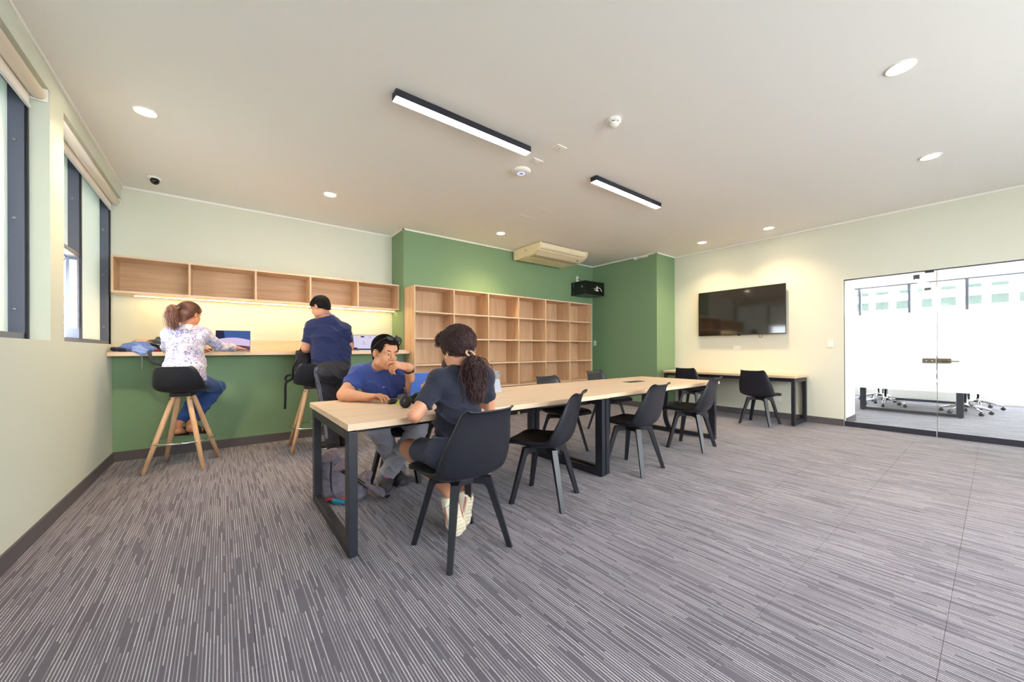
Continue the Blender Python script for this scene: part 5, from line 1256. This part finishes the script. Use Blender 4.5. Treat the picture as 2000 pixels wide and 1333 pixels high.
F = Field(); F.rc(J['pel'], A3(*J['pel']) + A3(0, -.03, .06), .12, .115, .04, side=(1, 0, 0), ratio=1.42); leg(F, J, g, 'L', .014, 1, .95); leg(F, J, g, 'R', .014, 1, .95); fobj('trousers', F, mat('dark_denim'), pe_, .008, disp=wrinkle(.004, 40, .1))
for S in 'LR':
    a = A3(*J['an' + S]); shoe(pe_, a, (a[0], 3.09, 0), (a[0], 2.83, 0), (0, 0, 1), snC, soC, h=.006)
fuzz(cap_hair('hair', hE, hm, pe_, .014, .55, -.01, .003, 40), hE, hm, 1500, .015, .55, -.01, .05, .0012, (0, -.9, -.3), .2, 9)
# ================================================================== THINGS ON THE TABLES, COUNTER AND FLOOR
def laptop(label, hinge, rz, tilt, w, d, hgt, body, screen_fn, lidm=None):
    """origin at hinge centre; local +Y away from the user, screen faces -Y"""
    t = empty('laptop', hinge, math.radians(rz), label=label, cat='laptop', group='open laptops')
    b = boxo('base', -w / 2, w / 2, -d, 0, 0, .014, body, t, .004, world=False)
    mbk = MB()
    for r in range(5):
        for c in range(12): mbk.box(-w / 2 + .02 + c * (w - .04) / 12, -w / 2 + .017 + (c + 1) * (w - .04) / 12, -d * .18 - (r + 1) * .018, -d * .18 - r * .018 - .003, .014, .0155)
    k = mbk.build('keyboard', blackp, b, world=False); k['kind'] = 'stuff'
    boxo('touchpad', -.05, .05, -d + .012, -d + .075, .0138, .0146, alum, b, world=False)
    M = Matrix.Translation((0, 0, .012)) @ Matrix.Rotation(math.radians(-tilt), 4, 'X')
    lid = MB().box(-w / 2, w / 2, 0, .007, 0, hgt, .003, M).build('lid', lidm or body, t, world=False)
    MB().box(-w / 2 + .003, w / 2 - .003, -.001, .0005, .004, hgt - .003, 0, M).build('bezel', blackp, lid, world=False)
    screen_fn(lid, M, w, hgt)
    return t
def panel(name, lid, M, x0, x1, z0, z1, m, y=-.0016): return MB().box(x0, x1, y, y + .0008, z0, z1, 0, M).build(name, m, lid, world=False)
silver = mat('laptop_silver', srgb(176, 176, 182), .35, .6)
# blue-screen laptop in front of the seated man
def scr1(lid, M, w, h):
    m = bpy.data.materials.new('blue_wallpaper'); m.use_nodes = True; nt = m.node_tree; nt.nodes.remove(nt.nodes['Principled BSDF']); e = nt.nodes.new('ShaderNodeEmission'); e.inputs[1].default_value = .75
    tc = nt.nodes.new('ShaderNodeTexCoord'); gr = nt.nodes.new('ShaderNodeTexGradient'); gr.gradient_type = 'SPHERICAL'; mp = nt.nodes.new('ShaderNodeMapping'); mp.inputs['Location'].default_value = (-.25, 0, -.65); mp.inputs['Scale'].default_value = (7, 7, 7)
    nt.links.new(tc.outputs['Object'], mp.inputs[0]); nt.links.new(mp.outputs[0], gr.inputs[0]); cr = nt.nodes.new('ShaderNodeValToRGB')
    cr.color_ramp.elements[0].color = srgb(66, 116, 208); cr.color_ramp.elements[1].color = srgb(226, 150, 140); el = cr.color_ramp.elements.new(.45); el.color = srgb(126, 118, 196)
    nt.links.new(gr.outputs[0], cr.inputs[0]); nt.links.new(cr.outputs[0], e.inputs[0]); nt.links.new(e.outputs[0], nt.nodes['Material Output'].inputs[0])
    panel('display', lid, M, -w / 2 + .006, w / 2 - .006, .008, h - .006, m)
lp1 = laptop('open laptop with a glossy blue lid in front of the seated man', (1.345, 2.885, .75), 184, 17, .34, .225, .215, silver, scr1, mat('blue_lid', srgb(66, 116, 214), .3, .15, coat=.3))
MB().tube(spline([(.163, .0078, .022), (.153, .0078, .03), (.146, .0078, .038), (.140, .0078, .05)], 10), .0016, 6).build('lid_mark', trimw, [c for c in lp1.children if c.name.startswith('lid')][0], world=False).matrix_local = Matrix.Translation((0, 0, .012)) @ Matrix.Rotation(math.radians(-17), 4, 'X')
# laptop of the woman at the counter
def scr2(lid, M, w, h):
    panel('display', lid, M, -w / 2 + .006, w / 2 - .006, .008, h - .006, emis('dusk_blue', srgb(52, 72, 120), .9)); n = 24; x0, x1 = -w / 2 + .006, w / 2 - .006
    def band(nm, f0, f1, m):
        xs = np.linspace(x0, x1, n); vs = [tuple(M @ Vector((x, -.0026, f0((x - x0) / (x1 - x0))))) for x in xs] + [tuple(M @ Vector((x, -.0026, f1((x - x0) / (x1 - x0))))) for x in xs]
        MB().add(vs, [(i, i + 1, n + i + 1, n + i) for i in range(n - 1)]).build(nm, m, lid, world=False)
    band('picture_dune', lambda q: .035 + .03 * math.sin(q * 2.6), lambda q: .115 + .045 * math.sin(.4 + q * 2.4), emis('dusk_rose', srgb(178, 158, 186), .8))
    band('picture_shade', lambda q: .008, lambda q: .034 + .028 * math.sin(q * 2.6), emis('dusk_brown', srgb(84, 60, 74), .8))
    band('picture_sky', lambda q: .117 + .045 * math.sin(.4 + q * 2.4), lambda q: h - .006 if q < .22 else .118 + .045 * math.sin(.4 + q * 2.4), emis('dusk_dark', srgb(36, 36, 60), .8))
laptop('open laptop showing a dusk picture, in front of the woman at the counter', (.10, 5.62, CT), -6, 12, .345, .23, .25, silver, scr2)
def scr3(lid, M, w, h):
    panel('display', lid, M, -w / 2 + .006, w / 2 - .006, .008, h - .008, emis('screen_grey', srgb(176, 170, 190), .8)); 
    panel('taskbar', lid, M, -w / 2 + .006, w / 2 - .006, .008, .024, emis('screen_dark', srgb(44, 46, 66), .8), -.0024); panel('side_bar', lid, M, -w / 2 + .006, -w / 2 + .016, .024, h - .008, mat('bar', srgb(60, 64, 90), .5), -.0024)
    panel('dock_block', lid, M, -w / 2 + .016, -w / 2 + .06, .024, .04, emis('screen_dark', 0, 0), -.0024)
    panel('yellow_tab', lid, M, -.115, -.07, h - .035, h - .022, emis('screen_yellow', srgb(200, 180, 90), .8), -.0024); panel('dark_tab', lid, M, -.055, -.005, h - .042, h - .02, emis('screen_dark', 0, 0), -.0024); panel('small_tab', lid, M, .06, .10, h - .04, h - .034, emis('screen_dark', 0, 0), -.0024)
    for z, a, b in ((.118, -.04, .0), (.105, -.035, -.005), (.09, -.04, .02)): panel('text_line', lid, M, a, b, z, z + .004, emis('screen_mid', srgb(110, 104, 124), .8), -.0024)
    panel('column_rule', lid, M, -.125, -.1235, .03, h - .02, emis('screen_mid', 0, 0), -.0024)
laptop('open laptop showing a pale window, right of the standing man on the counter', (1.655, 5.63, CT), 3, 14, .355, .24, .235, silver, scr3)
# tablet with kickstand
t = empty('tablet', (1.97, 2.93, .75), label='grey tablet on its kickstand seen from behind, beside the ponytail woman', cat='tablet')
grm = mat('tablet_grey', srgb(150, 154, 162), .4, .3); M = Matrix.Translation((1.965, 2.955, .752)) @ Matrix.Rotation(math.radians(3), 4, 'Z') @ Matrix.Rotation(math.radians(16), 4, 'X')
MB().box(-.14, .14, 0, .009, 0, .2, .003, M).build('body', grm, t)
MB().box(-.132, .132, .009, .0096, .008, .192, 0, M).build('display', mat('screen_black'), t)
MB().lathe([(.006, 0), (.006, .002), (.0004, .0022)], (0, 0, 0), 14, M @ Matrix.Translation((.125, 0, .185)) @ Matrix.Rotation(math.radians(90), 4, 'X')).build('camera_lens', blackp, t)
M2 = M @ Matrix.Translation((0, -.001, .125)) @ Matrix.Rotation(math.radians(-33), 4, 'X')
MB().box(-.138, .138, -.003, 0, -.128, 0, 0, M2).build('kickstand', mat('tablet_stand', srgb(172, 176, 190), .35, .3), t)
# mouse
F = Field(); R = np.array(Matrix.Rotation(math.radians(-48), 3, 'Z').to_4x4().to_3x3()); F.el((1.012, 2.775, .758), (.03, .056, .026), R, .01)
o = fobj('computer_mouse', F, blackp, None, .003, cuts=[lambda X, Y, Z: .7505 - Z]); tag(o, 'small black mouse under the seated man\'s hand', 'mouse')
# headphones
t = empty('headphones', (1.02, 2.52, .75), label='black over-ear headphones lying on the near work table', cat='headphones')
for c, n in (((1.0, 2.50, .795), (-.55, -.80, .22)), ((1.125, 2.60, .793), (.55, .80, .2))):
    n = nrm(n); s1 = nrm(np.cross(n, (0, 0, 1))); s2 = np.cross(s1, n); Rm = np.stack([s1, n, s2], 1); c = A3(*c)
    F = Field(); F.el(c, (.042, .022, .045), Rm, .01); cu = fobj('ear_cup', F, blackp, t, .003)
    MB().tube([c - n * .016 + .03 * (math.cos(a) * s1 + math.sin(a) * s2 * 1.1) for a in np.linspace(0, 6.283, 25)[:-1]], .011, 8, closed=True).build('cushion', blackc, cu)
    MB().tube([c + n * .0215 + s1 * .0 + s2 * .012, c + n * .0215 + s1 * .004 - s2 * .006], .0015, 5).build('logo_mark', alum, cu)
MB().tube(spline([(1.0, 2.51, .835), (.995, 2.60, .82), (1.03, 2.70, .80), (1.12, 2.745, .79), (1.19, 2.70, .80), (1.175, 2.62, .815), (1.13, 2.60, .83)], 30), .009, 10, up=(0, 0, 1), ell=(.6, 1.5)).build('headband', blackp, t)
# lime lanyard
lim = mat('lime_cord', srgb(206, 226, 70), .6)
o = MB().tube(spline([(1.02, 2.72, .756), (1.045, 2.75, .762), (1.06, 2.79, .758), (1.04, 2.80, .764), (1.06, 2.83, .757), (1.10, 2.84, .757), (1.075, 2.78, .766), (1.03, 2.70, .756), (1.0, 2.67, .755)], 44), .006, 8, up=(0, 0, 1), ell=(1.3, .6)).build('key_lanyard', lim); tag(o, 'bright lime cord bunched between the mouse and the headphones', 'lanyard')
# backpack on the carpet under the table
bpm = cloth('backpack_grey', srgb(122, 114, 130), noise=(40, .12)); bpd = cloth('backpack_dark', srgb(40, 38, 46))
t = empty('backpack', (.72, 3.12, 0), label='slumped grey backpack on the carpet beneath the near work table', cat='backpack')
def rot3(ax, ay, az): return np.array(Euler((math.radians(ax), math.radians(ay), math.radians(az))).to_matrix())
F = Field(); F.bx((.70, 3.17, .165), (.105, .085, .165), rot3(-14, -16, -38), .05, .03); F.bx((.80, 3.07, .075), (.11, .085, .07), rot3(0, 8, -42), .04, .04)
fobj('main_bag', F, bpm, t, .005, cuts=[lambda X, Y, Z: .001 - Z], disp=wrinkle(.014, 40, .8, (.5, .4, .7)))
F = Field(); F.bx((.665, 3.205, .315), (.075, .055, .05), rot3(-10, -30, -38), .03, .03); F.bx((.70, 3.13, .28), (.07, .02, .07), rot3(-38, -14, -38), .015, .03); fobj('top_flap', F, cloth('backpack_mauve', srgb(142, 124, 134), noise=(40, .1)), t, .005, disp=wrinkle(.008, 50, 2.1, (.6, .2, .7)))
F = Field(); F.bx((.645, 3.185, .16), (.045, .085, .12), rot3(0, -14, 28), .03, .03); fobj('front_pocket', F, bpm, t, .005, cuts=[lambda X, Y, Z: .004 - Z], disp=wrinkle(.007, 44, 2.8, (.3, .4, .9)))
MB().tube(spline([(.655, 3.10, .30), (.645, 3.085, .2), (.65, 3.075, .1), (.665, 3.07, .04)], 14), .006, 6).build('piping', bpd, t)
for pts in ([(.65, 3.17, .30), (.73, 3.06, .235), (.82, 2.99, .165), (.87, 2.98, .12)], [(.66, 3.17, .27), (.74, 3.05, .205), (.83, 2.96, .135), (.87, 2.95, .09)]): MB().tube(spline(pts, 16), .011, 8, up=(0, 0, 1), ell=(1.2, .4)).build('zip', bpd, t)
for k, (pts, w) in enumerate((([(.80, 3.06, .14), (.87, 2.98, .12), (.93, 2.91, .075), (.985, 2.86, .03), (1.005, 2.845, .012)], .024), ([(.82, 3.09, .12), (.89, 3.10, .17), (.915, 3.08, .19), (.925, 3.05, .17), (.90, 3.02, .13)], .02), ([(.84, 3.02, .07), (.93, 2.99, .08), (.98, 2.95, .06), (.99, 2.92, .02), (1.0, 2.90, .008)], .018))):
    o = MB().tube(spline(pts, 22), w, 10, up=(0, 0, 1), ell=(1.15, .28)).build('strap', bpm, t)
    if k == 0: MB().box(-.02, .02, -.026, .026, -.006, .010, .003, Matrix.Translation((.99, 2.86, .03)) @ Matrix.Rotation(math.radians(-45), 4, 'Z')).build('buckle', blackp, o)
o = MB().tube(spline([(.60, 3.08, .02), (.64, 3.05, .035), (.68, 3.03, .02), (.72, 3.02, .03), (.74, 3.0, .012)], 18), .012, 8).build('cord', mat('red_cord', srgb(190, 52, 58), .7), t)
F = Field(); F.rc((.66, 3.02, .022), (.71, 2.98, .02), .022, .02, .015); fobj('pouch', F, cloth('teal_cloth', srgb(30, 120, 150)), t, .004, disp=wrinkle(.004, 70, .3))
# things on the counter: jacket, handbag, bottle, notebook
t = empty('denim_jacket', (-.75, 5.47, CT), label='crumpled blue denim jacket on the left end of the counter', cat='jacket')
F = Field()
for c, r in (((-.70, 5.47, CT + .045), (.10, .09, .05)), ((-.79, 5.50, CT + .03), (.09, .10, .035)), ((-.66, 5.46, CT + .07), (.06, .07, .045)), ((-.60, 5.43, CT + .03), (.055, .06, .03)), ((-.72, 5.55, CT + .06), (.1, .09, .05))): F.el(c, r, None, .03)
fobj('folded_body', F, cloth('light_denim', srgb(96, 118, 176), noise=(100, .3)), t, .005, cuts=[lambda X, Y, Z: CT + .001 - Z], disp=wrinkle(.012, 56, 1.1, (.7, .4, .6)))
F = Field(); F.rc((-.69, 5.38, CT + .035), (-.64, 5.362, CT - .004), .035, .03, .02, side=(1, .1, 0), ratio=1.5); fobj('sleeve', F, cloth('pale_denim', srgb(134, 152, 200), noise=(100, .2)), t, .005, disp=wrinkle(.011, 90, .6))
F = Field(); F.rc((-.86, 5.42, CT + .03), (-.79, 5.42, CT + .02), .025, .022, .02, side=(0, 1, 0), ratio=2.2); fobj('lining', F, cloth('dark_lining', srgb(40, 40, 66)), t, .005, cuts=[lambda X, Y, Z: CT + .001 - Z], disp=wrinkle(.008, 50, .9))
MB().tube(spline([(-.655, 5.365, 1.12), (-.652, 5.362, 1.05), (-.655, 5.362, .98), (-.659, 5.362, .955)], 10), .0025, 5).build('drawcord', mat('cord_grey', srgb(150, 160, 170), .7), t)
t = empty('handbag', (-.5, 5.6, CT), label='shiny black handbag with a hanging strap beside the denim jacket', cat='handbag')
lea = mat('black_leather', srgb(38, 38, 42), .28, spec=.6, coat=.2)
F = Field(); F.bx((-.48, 5.60, CT + .06), (.17, .10, .06), None, .04, .02); F.el((-.46, 5.60, CT + .12), (.14, .08, .05), None, .04); fobj('bag_body', F, lea, t, .005, cuts=[lambda X, Y, Z: CT + .001 - Z], disp=wrinkle(.014, 70, 2.4, (.2, .3, 1)))
MB().tube(spline([(-.60, 5.56, CT + .05), (-.62, 5.45, CT + .045), (-.60, 5.375, CT + .015), (-.59, 5.357, 1.09), (-.565, 5.352, 1.035), (-.52, 5.352, 1.025), (-.47, 5.352, 1.05), (-.44, 5.358, 1.12), (-.43, 5.42, CT + .02)], 44), .016, 10, up=(0, -1, .2), ell=(.9, .22)).build('strap', mat('strap_dark', srgb(40, 42, 58), .6), t)
MB().box(-.58, -.38, 5.497, 5.501, CT + .075, CT + .082).build('zip', chrome, t); MB().tube([(-.62, 5.40, CT + .016), (-.53, 5.43, CT + .018)], .013, 10).build('pen_case', mat('red_case', srgb(150, 50, 66), .5), t)
t = empty('water_bottle', (2.145, 5.72, CT), label='dark bottle at the right end of the counter', cat='bottle')
MB().lathe([(.036, 0), (.038, .01), (.038, .17), (.03, .19)], (2.145, 5.72, CT), 24).build('body', blackp, t); MB().lathe([(.02, .19), (.02, .215), (.014, .22), (.014, .24), (.004, .245)], (2.145, 5.72, CT), 18).build('cap', blackc, t)
t = empty('notebook', (2.13, 5.58, CT), label='thin reddish notebook at the right end of the counter', cat='notebook')
MB().box(2.04, 2.2, 5.47, 5.66, CT + .0005, CT + .004).build('cover', mat('notebook_red', srgb(214, 120, 96), .6), t); MB().box(2.042, 2.2, 5.472, 5.658, CT + .004, CT + .012).build('pages', trimw, t); MB().box(2.04, 2.2, 5.47, 5.66, CT + .012, CT + .0155).build('cover', mat('notebook_red'), t)
# charger box near the woman's laptop
t = empty('charger', (-.16, 5.5, CT), label='dark charger with a white plug beside the woman\'s laptop', cat='charger')
boxo('brick', -.19, -.09, 5.50, 5.56, CT, CT + .035, mat('charger_dark', srgb(60, 52, 76), .5), t, .005); MB().tube(spline([(-.10, 5.50, CT + .03), (-.09, 5.47, CT + .045), (-.085, 5.45, CT + .01)], 10), .003, 6).build('cord', trimw, t)
# backpack on the second stool
t = empty('backpack', (.80, 5.0, .75), label='black backpack standing on the seat of the second bar stool', cat='backpack')
bk = cloth('backpack_black', srgb(28, 28, 34), noise=(40, .15))
F = Field(); F.rc((.80, 5.0, .84), (.775, 5.07, 1.10), .095, .075, .05, side=(1, .05, 0), ratio=1.35); fobj('main_bag', F, bk, t, .006, cuts=[lambda X, Y, Z: .765 - Z], disp=wrinkle(.012, 50, 1.7, (.3, .2, 1)))
for pts in ([(.69, 4.96, 1.05), (.645, 4.95, .95), (.64, 4.97, .84), (.60, 5.0, .80), (.575, 5.02, .82), (.59, 5.02, .86), (.63, 5.0, .87)], [(.655, 4.98, .83), (.60, 5.0, .80), (.573, 5.0, .76), (.57, 5.0, .6), (.565, 5.0, .48)]): MB().tube(spline(pts, 26), .016, 10, up=(0, -1, 0), ell=(.8, .3)).build('strap', bk, t)
MB().tube(spline([(.73, 5.03, 1.15), (.75, 5.04, 1.20), (.79, 5.05, 1.205), (.81, 5.06, 1.16)], 12), .011, 8).build('grab_handle', bk, t)
